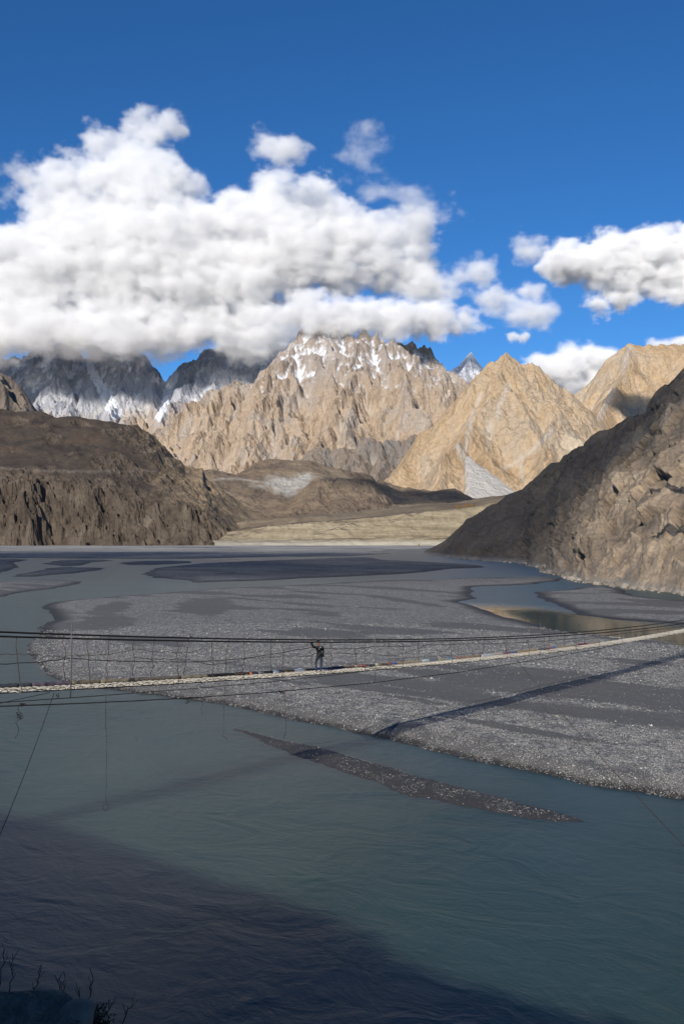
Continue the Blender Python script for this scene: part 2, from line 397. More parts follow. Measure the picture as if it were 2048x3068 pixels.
mountain('mountain', [curve([(1120, 1500, 3150), (1180, 1440, 3250), (1250, 1350, 3400), (1340, 1225), (1400, 1160), (1450, 1098), (1475, 1072), (1500, 1061), (1535, 1072), (1560, 1094), (1605, 1090), (1645, 1120), (1680, 1165), (1702, 1190), (1760, 1260, 3650)], 3550),
                      curve([(1500, 1061, 3550), (1480, 1160, 3400), (1430, 1250, 3250), (1370, 1322, 3080), (1330, 1400, 2950), (1290, 1490, 2820)], 0),
                      curve([(1605, 1090, 3550), (1640, 1200, 3400), (1690, 1280, 3250), (1620, 1380, 3080), (1580, 1470, 2900)], 0)],
         (50, 1150), (2650, 3800), 5, 60, M_PYR, 67, spur_gap=180, g1=0.78, g2=1.0, k0=1.15, k1=1.18, k2=1.35, warp=(26, 150), rough=(15, 80), gully_amt=0.5, ang=0.5, floor=40, extra=scree_fan)
mountain('mountain', [curve([(1680, 1215), (1705, 1185), (1740, 1165), (1790, 1128), (1830, 1078), (1865, 1048), (1892, 1030), (1960, 1036), (2050, 1030), (2200, 1000), (2400, 1040)], 4700),
                      curve([(1892, 1030, 4700), (1860, 1130, 4450), (1800, 1220, 4200), (1740, 1300, 3950)], 0)],
         (800, 2400), (3700, 4900), 7, 220, M_PYR, 71, spur_gap=200, g1=0.85, g2=1.0, k0=1.2, k1=1.25, k2=1.5, warp=(24, 190), rough=(12, 90), gully_amt=0.5, floor=180, extra=lambda X, Y, H: (H, chutes(X, Y, H, [[(1890, 1036), (1878, 1075), (1868, 1115)], [(1838, 1165), (1815, 1210), (1790, 1265)], [(1790, 1262), (1765, 1290), (1740, 1310)]], 7)))
# ================================================================== river plain: water, bars of gravel and sand
BARS = [  # outline in photo pixels on the valley floor, top height, bank width factor
 ('main', [(353,2068),(400,2075),(451,2080),(510,2089),(578,2097),(655,2106),(706,2115),(765,2131),(850,2154),(984,2178),(1091,2200),(1176,2216),(1300,2251),(1414,2279),(1538,2303),(1662,2329),(1777,2353),(1896,2372),(2048,2396),(2400,2440),(3000,2500),(3400,2100),(2700,2010),(2048,1940),(1938,1917),(1775,1901),(1677,1891),(1612,1871),(1546,1858),(1481,1839),(1429,1816),(1367,1803),(1416,1793),(1412,1775),(1416,1760),(1442,1757),(1514,1754),(1599,1750),(1677,1741),(1683,1734),(1638,1728),(1579,1728),(1481,1731),(1390,1731),(1285,1736),(1155,1738),(1024,1744),(914,1751),(718,1760),(588,1769),(392,1783),(229,1796),(150,1807),(127,1816),(134,1828),(160,1839),(153,1858),(124,1878),(108,1907),(85,1933),(111,1985),(170,2037),(250,2058)], 0.55),
 ('right', [(1599,1773),(1612,1793),(1677,1816),(1723,1842),(1840,1855),(1938,1862),(2048,1871),(2500,1905),(2500,1830),(2048,1800),(1938,1790),(1873,1777),(1873,1767),(1821,1757),(1742,1760),(1677,1769)], 0.4),
 ('dark', [(426,1719),(470,1702),(588,1690),(784,1682),(1024,1673),(1109,1671),(1155,1680),(1285,1685),(1442,1695),(1448,1700),(1350,1704),(1298,1711),(1187,1721),(1024,1728),(784,1739),(591,1745),(562,1739),(457,1730)], 0.9),
 ('b1', [(29,1728),(78,1718),(150,1702),(215,1698),(242,1701),(320,1702),(287,1710),(215,1718),(98,1728)], 0.6),
 ('b2', [(0,1744),(85,1739),(176,1737),(248,1743),(215,1754),(150,1764),(85,1773),(0,1788),(-400,1800),(-400,1745)], 0.6),
 ('b3', [(0,1675),(85,1677),(84,1679),(40,1685),(62,1698),(40,1705),(0,1717),(-500,1725),(-500,1672)], 0.6),
 ('b4', [(124,1689),(176,1679),(313,1677),(340,1680),(274,1685),(242,1694),(190,1697)], 0.5),
 ('b5', [(353,1687),(392,1683),(509,1680),(575,1682),(575,1687),(457,1693),(392,1693)], 0.5),
 ('far', [(-1200,1668),(0,1671),(85,1672),(327,1674),(588,1674),(686,1671),(849,1668),(1024,1667),(1109,1662),(1174,1659),(1120,1652),(1180,1647),(1260,1645),(1300,1641),(1340,1629),(-1200,1629)], 0.5),
 ('spit', [(700,2180),(792,2200),(850,2218),(948,2234),(1046,2263),(1158,2294),(1300,2336),(1419,2369),(1538,2398),(1634,2424),(1729,2450),(1767,2466),(1705,2465),(1586,2455),(1490,2436),(1419,2422),(1300,2398),(1225,2388),(1113,2343),(980,2299),(877,2267),(814,2240),(740,2205),(690,2186)], 0.20),
]
def poly_sd(px, py, poly):
    """signed distance (positive inside) to a polygon, in metres"""
    d = np.full(px.shape, 1e18); ins = np.zeros(px.shape, bool)
    n = len(poly)
    for i in range(n):
        x0, y0 = poly[i]; x1, y1 = poly[(i + 1) % n]
        ex, ey = x1 - x0, y1 - y0
        t = np.clip(((px - x0) * ex + (py - y0) * ey) / (ex * ex + ey * ey + 1e-9), 0, 1)
        d = np.minimum(d, (px - x0 - t * ex) ** 2 + (py - y0 - t * ey) ** 2)
        c = (y0 > py) != (y1 > py)
        ins ^= c & (px < ex * (py - y0) / (ey if abs(ey) > 1e-9 else 1e-9) + x0)
    return np.where(ins, 1, -1) * np.sqrt(d)

cols = np.arange(-900, 3000, 7.0)
rows = np.concatenate([np.arange(1629, 1700, 0.7), np.arange(1700, 1800, 1.0), np.arange(1800, 2520, 2.2)])
CX, CY = np.meshgrid(cols, rows)
PXY = on_plane(CX, CY); PX, PY = PXY[..., 0].copy(), PXY[..., 1].copy()
# flow direction of the near channel is (1,-1); coordinates along and across it
FA = (PX - PY) * 0.7071; FB = (PX + PY) * 0.7071
dist = np.hypot(PX, PY)
wob = np.clip(dist / 60, 0.6, 6)
nzs = fbm2(PX / (3.0), PY / 3.0, 4, 3) * 0.35 + fbm2(PX / 14, PY / 14, 3, 9) * 0.8 * np.clip(dist / 150, 0.3, 2)
Z = np.full(PX.shape, -0.5); SD = np.full(PX.shape, -50.0)
for nm, pts, top in BARS:
    w = on_plane([p[0] for p in pts], [p[1] for p in pts])
    lo = w.min(0) - 40; hi = w.max(0) + 40
    m = (PX > lo[0]) & (PX < hi[0]) & (PY > lo[1]) & (PY < hi[1])
    if not m.any(): continue
    s = poly_sd(PX[m], PY[m], w) + nzs[m] * (1.0 if nm != 'spit' else 0.55)
    bw = {'main': 2.0, 'spit': 1.6, 'right': 6.0}.get(nm, 5.0)
    if nm == 'main':   # low wet margins facing the far channels, a cut bank on the near side
        bw = np.where(PY[m] > 130, 7.0, 0.9)
    z = np.where(s > 0, top * (1 - np.exp(-np.clip(s, 0, 1e3) / bw)), np.maximum(s * 0.2, -0.5))
    if nm == 'spit': z = z + 0.02 * fbm2(PX[m] * 1.3, PY[m] * 1.3, 3, 31) * (s > -2.5) - 0.01
    Z[m] = np.maximum(Z[m], z); SD[m] = np.maximum(SD[m], s)
# gentle swells on the bars
land = smooth(0.5, 6, SD)
Z += land * (0.12 * fbm2(FA / 18, FB / 7, 4, 21) + 0.03 * fbm2(PX / 1.2, PY / 1.2, 2, 77)) * (dist > 45)
# where loose stones lie and where it is bare silt: long patches drawn out by the flow
stones = smooth(-0.22, 0.20, fbm2(FA / 34, FB / 11, 4, 14) + 0.26)
def patch(px, py, la, lb, amt, rot=0.0, soft=0.5):
    global stones
    c = on_plane(px, py); a = (c[0] - c[1]) * .7071; b = (c[0] + c[1]) * .7071
    da = FA - a; db = FB - b
    ca, sa = math.cos(rot), math.sin(rot)
    da, db = da * ca + db * sa, -da * sa + db * ca
    r = np.hypot(da / la, db / lb) + 0.25 * fbm2(FA / 8, FB / 3, 3, 5)
    k = 1 - smooth(1 - soft, 1 + soft * .4, r)
    stones = stones * (1 - k) + amt * k
patch(1100, 2150, 26, 9, 1.0); patch(1700, 2300, 22, 7, 1.0); patch(600, 2040, 26, 8, 1.0)
patch(300, 1990, 14, 8, 1.0); patch(1180, 1960, 20, 8, 0.8); patch(1250, 1850, 30, 8, 0.8)
patch(1800, 2090, 26, 7.0, 0.06, 0.12, 0.35); patch(1980, 2180, 16, 3.5, 0.02, 0.1)
patch(1130, 2085, 10, 1.6, 0.0, 0.05); patch(870, 2060, 4, 0.9, 0.0); patch(1560, 2210, 9, 1.0, 0.1); patch(1240, 2120, 5, .8, 0.05)
patch(330, 1870, 16, 5, 0.05, -0.5); patch(620, 1820, 30, 6, 0.0, -0.7); patch(330, 1830, 20, 4, 0.0, -0.7)
patch(1200, 1805, 24, 3, 0.1, -0.4)
wet = (1 - smooth(0.12, 0.30, Z + 0.05 * fbm2(PX / 1.5, PY / 1.5, 3, 41))) * (PY < 140) + (1 - smooth(0.05, 0.2, Z)) * (PY >= 140)
wet = np.where((PY < 100) & (Z < 0.24) & (FB < 46.8), wet * 0.8, wet)
stones_a = stones * land

# materials -------------------------------------------------------
def gravel_material():
    t = NT('river_gravel'); p = t.pos()
    st = t.attr('stones'); wetn = t.attr('wet'); bar = t.attr('dark_sand_shade')
    big = t.noise(t.mapping(p, (0.05, 0.05, 0.05)), 1, 5, 0.6)
    fine = t.noise(p, 1.3, 6, 0.7)
    sand = t.mix(big, (0.090, 0.089, 0.087), (0.130, 0.127, 0.122))
    sand = t.mix(0.25, sand, t.ramp(fine, [(0.3, 0.35), (0.7, 0.65)]), 'OVERLAY')
    # pebbles too small to pick apart: one random tone per cell
    v1 = t.n('TexVoronoi'); t.set(v1.inputs['Vector'], p); v1.inputs['Scale'].default_value = 6.5
    v2 = t.n('TexVoronoi'); t.set(v2.inputs['Vector'], t.mapping(p, (1, 1, 1), (0, 0, 0.6))); v2.inputs['Scale'].default_value = 3.1
    r1 = t.sepz(v1.outputs['Color'], 0); r2 = t.sepz(v2.outputs['Color'], 0)
    tone = [(0.0, (0.068, 0.068, 0.068)), (0.45, (0.142, 0.141, 0.139)), (0.72, (0.225, 0.222, 0.216)), (0.9, (0.36, 0.352, 0.335)), (1.0, (0.50, 0.49, 0.46))]
    peb = t.mix(0.45, t.ramp(r1, tone), t.ramp(r2, tone))
    keep = t.math('GREATER_THAN', t.math('ADD', st, t.math('MULTIPLY', t.math('SUBTRACT', fine, 0.5), 0.9)), t.math('MULTIPLY', r1, 0.55))
    col = t.mix(t.math('MULTIPLY', keep, t.math('MULTIPLY', st, 1.3, True)), sand, peb)
    col = t.mix(bar, col, (0.045, 0.046, 0.050))  # dark sand with painted cloud shade
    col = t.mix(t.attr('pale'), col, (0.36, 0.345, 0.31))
    wetc = t.mix(1.0, col, (0.24, 0.22, 0.21), 'MULTIPLY')
    col = t.mix(t.math('MULTIPLY', wetn, 0.95, True), col, wetc)
    h = t.math('ADD', t.math('MULTIPLY', t.math('SUBTRACT', 0.6, v1.outputs['Distance']), t.math('MULTIPLY', st, 0.16)), t.math('MULTIPLY', fine, 0.05))
    rough = t.math('SUBTRACT', 0.95, t.math('MULTIPLY', wetn, 0.35))
    return t.pbr(col, rough, t.bump(h, 1.0, 0.8), spec=0.25)
M_GRAVEL = gravel_material()
cd = on_plane([p[0] for p in BARS[2][1]], [p[1] for p in BARS[2][1]])
dark_sand_shade = 0.45 * smooth(250, 330, PY) * (1 - smooth(520, 640, PY)) * (0.55 + 0.45 * smooth(-0.2, 0.3, fbm2(PX / 60, PY / 25, 3, 6)))  # dark sand, plus cloud shade put into the colour of this depth band
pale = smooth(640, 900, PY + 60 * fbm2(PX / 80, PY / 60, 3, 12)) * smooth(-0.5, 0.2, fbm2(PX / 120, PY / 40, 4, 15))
grid_obj('gravel_plain', PX, PY, Z, M_GRAVEL, {'stones': stones_a, 'wet': wet, 'dark_sand_shade': dark_sand_shade, 'pale': pale}, flip=True, smooth_=True)

def water_material():
    t = NT('silty_river_water'); p = t.pos()
    fl = t.mapping(p, (1, 1, 1), (0, 0, R(40)))
    warp = t.n('VectorMath', operation='ADD'); t.set(warp.inputs[0], fl)
    wn_ = t.n('VectorMath', operation='SCALE'); t.set(wn_.inputs[0], t.noise(p, 0.12, 3, 0.5, 0, 'Color')); wn_.inputs['Scale'].default_value = 3.0
    t.set(warp.inputs[1], wn_.outputs[0]); w = warp.outputs[0]
    boil = t.noise(t.mapping(w, (0.20, 0.30, 1)), 1, 4, 0.55, 1.0)
    rip = t.noise(t.mapping(w, (0.55, 0.85, 1)), 1, 5, 0.55, 0.9)
    fine = t.noise(t.mapping(w, (5, 7, 1)), 1, 3, 0.6, 0.4)
    calm = t.ramp(t.noise(t.mapping(p, (0.035, 0.035, 1)), 1, 3, 0.5), [(0.35, 0.25), (0.65, 1.0)])
    h = t.math('ADD', t.math('ADD', t.math('MULTIPLY', boil, 0.20), t.math('MULTIPLY', rip, 0.075)), t.math('MULTIPLY', fine, 0.02))
    h = t.math('MULTIPLY', h, t.math('MULTIPLY', calm, t.ramp(t.attr('calm'), [(0, 1.0), (1, 0.06)])))
    col = t.mix(boil, (0.020, 0.046, 0.044), (0.036, 0.068, 0.064))
    return t.pbr(col, t.math('SUBTRACT', 0.34, t.math('MULTIPLY', t.attr('calm'), 0.30)), t.bump(h, 1.0, 1.0), spec=0.32, ior=1.33, sss=(1.8, 2.8, 3.0))
M_WATER = water_material()
wr = np.concatenate([np.arange(1622, 1700, 3.0), np.arange(1700, 2400, 8.0), np.arange(2400, 6500, 60.0)])
WX, WY = np.meshgrid(np.arange(-2600, 4600, 60.0), wr)
W2 = on_plane(WX, WY)
pool = on_plane(1850, 1880)
calm = 1 - smooth(0.7, 1.25, np.hypot((W2[..., 0] - 30 - (W2[..., 1] - 130) * -0.12) / 22, (W2[..., 1] - 150) / 48))
grid_obj('river', W2[..., 0], W2[..., 1], np.zeros(W2.shape[:2]), M_WATER, {'calm': calm}, flip=True, smooth_=True)

# ================================================================== hills lofted along the valley
def heightfield(name, cols, depths, lines, mat, post=None, attrs=None, flip=True, warp=None, label=None):
    """columns of the plan fan out from the valley axis; lines = list of (depth(px) , py(px)) polylines giving the profile"""
    C, D = np.meshgrid(cols, depths)
    D0 = D
    if warp is not None: D0 = D + warp(C, D)
    L = []
    for dl, yl in lines:
        d = interp(dl, cols) if isinstance(dl, list) else np.full(cols.shape, float(dl))
        y = interp(yl, cols) if isinstance(yl, list) else np.full(cols.shape, float(yl))
        L.append((d, at(cols, y, d)[..., 2]))
    LD = np.array([l[0] for l in L]); LZ = np.array([l[1] for l in L])
    H = np.zeros(C.shape)
    for i in range(len(cols)):
        H[:, i] = np.interp(D0[:, i], LD[:, i], LZ[:, i])
    X = (C - 1024) / FPX * D; Y = D.copy()
    if post is not None: H = post(X, Y, H, C, D)
    a = attrs(X, Y, H, C, D) if attrs else {}
    return grid_obj(name, X, Y, H, mat, a, flip=flip, label=label)

# --- dark hill and cliff on the left
LB = 1160.0
def left_warp(C, D):
    x = (C - 1024) / FPX * D
    xs = x + 0.55 * (D - LB) + 9 * fbm2(x / 30, D / 22, 3, 22)
    rib = (ridged2(xs / 34, D / 60, 5, 3) - 0.6) * (0.35 + 1.1 * smooth(-0.3, 0.5, fbm2(x / 95, D / 400, 2, 19)))
    rib2 = 1.6 * fbm2(x / 85, D / 160, 3, 8)
    near = 1 - smooth(LB + 60, LB + 130, D)
    return -(rib * 22 + rib2 * 17 + 6 * fbm2(x / 12, D / 9, 3, 31)) * near - (1 - near) * 6 * fbm2(x / 50, D / 50, 3, 5)
def left_post(X, Y, H, C, D):
    up = smooth(LB + 45, LB + 120, D)
    rocky = smooth(-0.05, 0.35, fbm2(X / 70, Y / 70, 3, 2) + (C - 330) / 500) * smooth(720, 620, C)
    H = H + up * (3.5 * fbm2(X / 55, Y / 90, 4, 4) + rocky * 5.5 * (ridged2(X / 30, Y / 40, 4, 6) - .6))
    H = H + (1 - up) * (2.5 * fbm2(X / 9, Y / 9, 3, 12) * smooth(4, 20, H))
    f, e = facets(X + Y * .3, H * 1.2, 9, 4, 0.8)
    H = H + (1 - up) * f * 3.0 * smooth(2, 10, H)
    road = np.exp(-((H - (96 + 5 * np.sin(X / 60)))) ** 2 / 8.0) * (X < -170)
    return H
def left_attr(X, Y, H, C, D):
    up = smooth(LB + 45, LB + 110, D)
    rocky = smooth(0.0, 0.4, fbm2(X / 70, Y / 70, 3, 2) + (C - 330) / 500)
    road = np.exp(-(((H - (97 + 4 * np.sin(X / 45))) / 1.6) ** 2)) * (C < 470) * up
    g = up * (1 - rocky)
    return {'scree': g, 'gully': road * 0.6, 'snow': np.zeros_like(H), 'tan': smooth(430, 600, C + 60 * fbm2(X / 30, H / 30, 3, 9)) * np.clip(up * smooth(30, 55, H) + smooth(640, 720, C), 0, 1)}
def left_material():
    t = NT('dark_hill_rock'); p = t.pos()
    fin = t.noise(p, 0.22, 9, 0.68); med = t.noise(t.mapping(p, (0.05, 0.05, 0.02)), 1, 6, 0.6)
    rock = t.ramp(med, [(0.3, (0.055, 0.045, 0.037)), (0.5, (0.105, 0.082, 0.062)), (0.7, (0.165, 0.135, 0.105))])
    scr = t.ramp(t.noise(t.mapping(p, (0.018, 0.012, 0.03)), 1, 6, 0.6, 1.0), [(0.3, (0.050, 0.041, 0.034)), (0.5, (0.070, 0.056, 0.045)), (0.7, (0.105, 0.076, 0.054))])
    col = t.mix(t.attr('scree'), rock, scr)
    col = t.mix(t.attr('tan'), col, t.ramp(med, [(0.35, (0.15, 0.115, 0.08)), (0.65, (0.33, 0.25, 0.16))]))
    col = t.mix(t.attr('gully'), col, (0.2, 0.17, 0.14))
    col = t.mix(0.55, col, t.ramp(fin, [(0.3, 0.2), (0.5, 0.5), (0.72, 0.78)]), 'OVERLAY')
    bd = t.math('MULTIPLY', fin, t.math('SUBTRACT', 1.3, t.attr('scree')))
    return t.pbr(col, 0.95, t.bump(bd, 5.0, 0.8), spec=0.15)
M_LEFT = left_material()
lcols = np.arange(-420, 1000, 2.2)
ldeps = np.concatenate([np.arange(LB - 45, LB + 90, 1.3), np.arange(LB + 90, LB + 520, 4.0)])
crestL = [(-420,1130),(0,1226),(78,1233),(124,1233),(163,1246),(261,1251),(327,1259),(392,1279),(444,1295),(483,1331),(522,1377),(555,1406),(607,1413),(617,1436),(660,1470),(720,1505),(790,1540),(860,1568),(930,1590),(1000,1600)]
clifL = [(-420,1420),(0,1445),(100,1440),(229,1448),(327,1475),(366,1500),(457,1507),(542,1510),(620,1548),(660,1578),(720,1600),(800,1618),(900,1630),(1000,1634)]
slopeL = [(-420, 1330), (0, 1350), (229, 1360), (392, 1400), (483, 1432), (555, 1460), (617, 1488), (660, 1520), (720, 1556), (800, 1588), (900, 1612), (1000, 1622)]
baseD = [(-420, LB), (560, LB), (640, LB + 15), (700, LB + 45), (800, LB + 60), (1000, LB + 60)]
heightfield('hill', lcols, ldeps, [([(c, d - 30) for c, d in baseD], 1645), (baseD, 1637), ([(c, d + 48) for c, d in baseD], clifL), ([(c, d + 170) for c, d in baseD], slopeL), ([(c, LB + 360 - max(0, c - 450) * 0.25) for c in range(-420, 1001, 20)], crestL), (LB + 520, 1560)], M_LEFT, left_post, left_attr, warp=left_warp)
# dark shoulder peeking over it
mountain('mountain', [curve([(-200, 900), (-60, 1030), (0, 1092), (22, 1100), (45, 1145), (80, 1195), (120, 1232), (180, 1290)], 2100)], (-1000, -350), (1650, 2250), 5, 150, M_FRONT, 91, spur_gap=80, k0=1.4, rough=(16, 60), gully_amt=0.2)

# --- pale terrace bluff at the head of the plain
def terr_post(X, Y, H, C, D):
    t = smooth(3, 25, H) * (1 - smooth(TD + 30, TD + 60, D))
    led = 1.6 * np.sin(H / 1.9 + 1.5 * fbm2(X / 60, Y / 60, 2, 3)) * t
    return H + led * .18 * (1 + fbm2(X / 50, Y / 50, 3, 44)) + (1.0 * (ridged2(X / 22 + fbm2(X / 20, Y / 8, 2, 3), Y / 30, 4, 5) - .6)) * t + 1.0 * fbm2(X / 40, Y / 40, 3, 6) + smooth(TD + 60, TD + 200, D) * 3 * fbm2(X / 60, Y / 60, 4, 8)
TD = 1175.0
def terr_material():
    t = NT('pale_silt'); p = t.pos()
    z = t.sepz(p); 
    band = t.noise(t.mapping(p, (0.012, 0.012, 0.30)), 1, 6, 0.62, 0.6)
    fin = t.noise(p, 0.16, 8, 0.65)
    col = t.ramp(band, [(0.32, (0.165, 0.135, 0.09)), (0.5, (0.235, 0.195, 0.13)), (0.68, (0.31, 0.265, 0.185))])
    top = t.ramp(t.noise(p, 0.012, 5, 0.6), [(0.35, (0.13, 0.10, 0.075)), (0.65, (0.23, 0.185, 0.125))])
    geo = t.n('NewGeometry'); nz = t.sepz(geo.outputs['Normal'])
    col = t.mix(t.ramp(nz, [(0.8, 0.0), (0.93, 1.0)]), col, top)
    foot = t.ramp(z, [(0.0, 1.0), (1.0, 1.0)])
    col = t.mix(0.45, col, t.ramp(fin, [(0.3, 0.25), (0.5, 0.5), (0.7, 0.72)]), 'OVERLAY')
    lo = t.math('MULTIPLY', t.math('SUBTRACT', 8.0, z), 0.2, True)
    col = t.mix(t.math('MULTIPLY', lo, 0.8), col, (0.40, 0.37, 0.30))
    return t.pbr(col, 0.95, t.bump(fin, 2.5, 0.7), spec=0.15)
M_TERR = terr_material()
topT = [(500,1600),(660,1597),(761,1583),(892,1569),(1022,1560),(1153,1546),(1284,1534),(1414,1520),(1466,1511),(1700,1490)]
bcolsT = np.arange(560, 1640, 2.2)
heightfield('terrace', bcolsT, np.concatenate([np.arange(TD - 30, TD + 70, 1.6), np.arange(TD + 70, TD + 330, 6.0)]),
            [(TD - 30, 1640), (TD, 1636), (TD + 18, [(c, 1636 - (1636 - y) * 0.30) for c, y in topT]), (TD + 40, topT), (TD + 130, [(c, y - 4) for c, y in topT]), (TD + 150, [(c, y - 12 - 10 * (c < 1000)) for c, y in topT]), (TD + 330, [(c, y - 22) for c, y in topT])],
            M_TERR, terr_post, warp=lambda C, D: -7 * fbm2((C - 1024) / FPX * D / 60, D / 25, 4, 4) * (1 - smooth(TD + 60, TD + 140, D)))

# --- brown moraine hills behind the terrace
def mor_material():
    t = NT('moraine'); p = t.pos()
    big = t.noise(t.mapping(p, (0.007, 0.005, 0.02)), 1, 6, 0.6, 1.2); fin = t.noise(p, 0.12, 8, 0.66)
    col = t.ramp(big, [(0.3, (0.10, 0.078, 0.06)), (0.45, (0.165, 0.125, 0.09)), (0.6, (0.225, 0.175, 0.12)), (0.75, (0.29, 0.25, 0.19))])
    col = t.mix(t.attr('pale'), col, t.mix(fin, (0.30, 0.28, 0.24), (0.44, 0.42, 0.375)))
    col = t.mix(0.4, col, t.ramp(fin, [(0.3, 0.25), (0.5, 0.5), (0.7, 0.72)]), 'OVERLAY')
    return t.pbr(col, 0.95, t.bump(fin, 3.0, 0.7), spec=0.15)
M_MOR = mor_material()
def mor_post(X, Y, H, C, D):
    return H + 4.5 * fbm2(X / 60, Y / 90, 4, 3) + 3.0 * (ridged2(X / 50, Y / 70, 4, 7) - 0.6)
crestM = [(420,1500),(520,1430),(598,1408),(637,1407),(702,1423),(741,1412),(761,1389),(807,1374),(866,1380),(931,1382),(996,1402),(1061,1415),(1114,1428),(1127,1441),(1205,1463),(1284,1471),(1362,1467),(1414,1500),(1473,1511),(1700,1500)]
def mor_attr(X, Y, H, C, D):
    py = 1600 - (H - CAM_H) * FPX / D
    n = fbm2(X / 40, H / 20, 4, 9)
    p1 = (1 - smooth(0.3, 1.2, np.hypot((C - 870 - (1450 - py) * .4) / 95, (py - 1450) / 36) + 0.5 * n)) * 0.95
    p2 = 0.6 * np.exp(-((py - (1440 + 6 * np.sin(C / 40))) / 3.0) ** 2) * (C > 640) * (C < 960)
    return {'pale': np.clip(p1 + p2, 0, 1)}
mcols = np.arange(440, 1660, 2.2)
heightfield('hill', mcols, np.concatenate([np.arange(1480, 1900, 5.0), np.arange(1900, 2160, 3.0), np.arange(2160, 2500, 12)]),
            [(1480, [(440, 1560), (760, 1572), (900, 1560), (1100, 1548), (1660, 1530)]), (1620, [(440, 1540), (700, 1535), (900, 1530), (1100, 1530), (1400, 1522), (1660, 1520)]),
             (1850, [(440, 1520), (640, 1450), (760, 1468), (880, 1482), (960, 1470), (1100, 1470), (1200, 1500), (1400, 1515), (1660, 1515)]), (2080, crestM), (2180, [(c, y + 6) for c, y in crestM]), (2500, 1560)],
            M_MOR, mor_post, mor_attr)
crestF = [(700,1560),(853,1530),(892,1485),(935,1446),(957,1436),(1000,1444),(1042,1438),(1107,1451),(1153,1483),(1192,1530),(1260,1545)]
heightfield('hill', np.arange(720, 1250, 2.2), np.arange(1460, 1840, 3.5), [(1460, 1562), (1560, [(720, 1558), (960, 1530), (1192, 1545), (1260, 1556)]), (1700, crestF), (1840, 1560)], M_MOR,
            lambda X, Y, H, C, D: H + 3.0 * fbm2(X / 40, Y / 60, 4, 13) + 5.0 * (ridged2(X / 32, Y / 50, 4, 17) - 0.6), lambda X, Y, H, C, D: {'pale': np.zeros_like(H)})

# --- rocky spur on the right, close to the bridge
bs = [(1268,1661),(1311,1666),(1390,1675),(1481,1683),(1573,1689),(1592,1698),(1638,1703),(1651,1717),(1710,1728),(1755,1744),(1840,1756),(1938,1767),(2048,1780),(2200,1806),(2480,1860),(2900,1950)]
cs = [(1276,1655,704),(1330,1622,716),(1397,1556,715),(1470,1508,700),(1567,1463,665),(1610,1430,645),(1646,1397,625),(1700,1358,590),(1760,1318,550),(1855,1262,500),(1940,1230,462),(1962,1180,445),(2048,1110,420),(2200,990,395),(2480,800,365),(2900,520,330)]
Bw = np.c_[on_plane([p[0] for p in bs], [p[1] for p in bs]), np.zeros(len(bs))]
Cw = np.array([at(*p) for p in cs])
NS, NH = 760, 300
arc = np.r_[0, np.cumsum(np.linalg.norm(np.diff((Bw + Cw) / 2, axis=0), axis=1))]
# more columns where the spur is close
sv = np.linspace(0, 1, NS) ** 0.8 * arc[-1]
def ev(P): return np.stack([np.interp(sv, arc, P[:, i]) for i in range(3)], -1)
B_, C_ = ev(Bw), ev(Cw)
C_[:, 2] += 2.2 * fbm2(sv / 38, sv * 0 + 3.3, 4, 6) * smooth(0, 90, sv)
kk = np.ones(9) / 9
for A in (B_, ):
    for i in range(2): A[4:-4, i] = np.convolve(A[:, i], kk, 'valid')
hv = np.r_[np.linspace(-0.06, 1.0, NH - 24), 1 + np.linspace(0.03, 0.9, 24)]
Hh = hv[:, None, None]
P = B_[None] + (C_ - B_)[None] * np.clip(Hh, -1, 1)
over = np.clip(Hh - 1, 0, 2)
P[..., 0:1] += over * 90; P[..., 2:3] -= over * (25)           # falls away behind the crest
P[..., 2:3] += (np.sin(np.clip(Hh, 0, 1) * math.pi)) * 2.0
tu = np.gradient(P, axis=1); tv = np.gradient(P, axis=0)
Nn = np.cross(tv, tu); Nn /= np.linalg.norm(Nn, axis=-1)[..., None] + 1e-9
Nn = np.where(Nn[..., 2:3] < 0, -Nn, Nn)
U = np.broadcast_to(np.r_[0, np.cumsum(np.linalg.norm(np.diff((B_ + C_) / 2, axis=0), axis=1))][None, :], P.shape[:2]).copy()
Lh = np.linalg.norm(C_ - B_, axis=1)[None, :]
V = hv[:, None] * Lh
Uw = U + 4 * fbm2(U / 20, V / 20, 3, 2) + V * 0.45; Vw = V + 4 * fbm2(U / 20, V / 20, 3, 7) - U * 0.15
wb = fbm2(U / 26, V / 26, 3, 2)
DA = U * math.cos(1.05) + V * math.sin(1.05) + 3 * wb; DB = -U * math.sin(1.05) + V * math.cos(1.05) + 3 * fbm2(U / 22, V / 22, 3, 17)
f1, e1 = facets(DA / 2.2, DB, 15, 5, 1.1); f2, e2 = facets(DA / 1.8 + 31, DB, 6.0, 9, 1.0); f3, e3 = facets(DA / 1.6 + 7, DB, 2.4, 14, 0.9)
def saw(x): return x - np.floor(x)
strat = (1 - saw(DB / 9.0 + 0.25 * wb)) * 1.5 * smooth(-0.35, 0.25, fbm2(U / 40, V / 40, 2, 61)) + (1 - saw(DB / 2.7 + 0.6 * wb)) * 0.45
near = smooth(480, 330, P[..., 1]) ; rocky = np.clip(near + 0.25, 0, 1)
n3 = fbm3(P[..., 0] / 30, P[..., 1] / 30, P[..., 2] / 30, 5, 3)
disp = rocky * (f1 * 3.6 + f2 * 0.9 + f3 * 0.28 + strat * 0.4) + n3 * (3.4 - 1.6 * near) - rocky * 0.5 * np.exp(-(e1 / 0.03) ** 2) - rocky * 0.22 * np.exp(-(e2 / 0.05) ** 2)
disp += (1 - near) * 0.5 * f2 + 0.35 * fbm3(P[..., 0] / 2.5, P[..., 1] / 2.5, P[..., 2] / 2.5, 3, 8)
fade = smooth(-0.02, 0.12, hv)[:, None] * 0.85 + 0.15
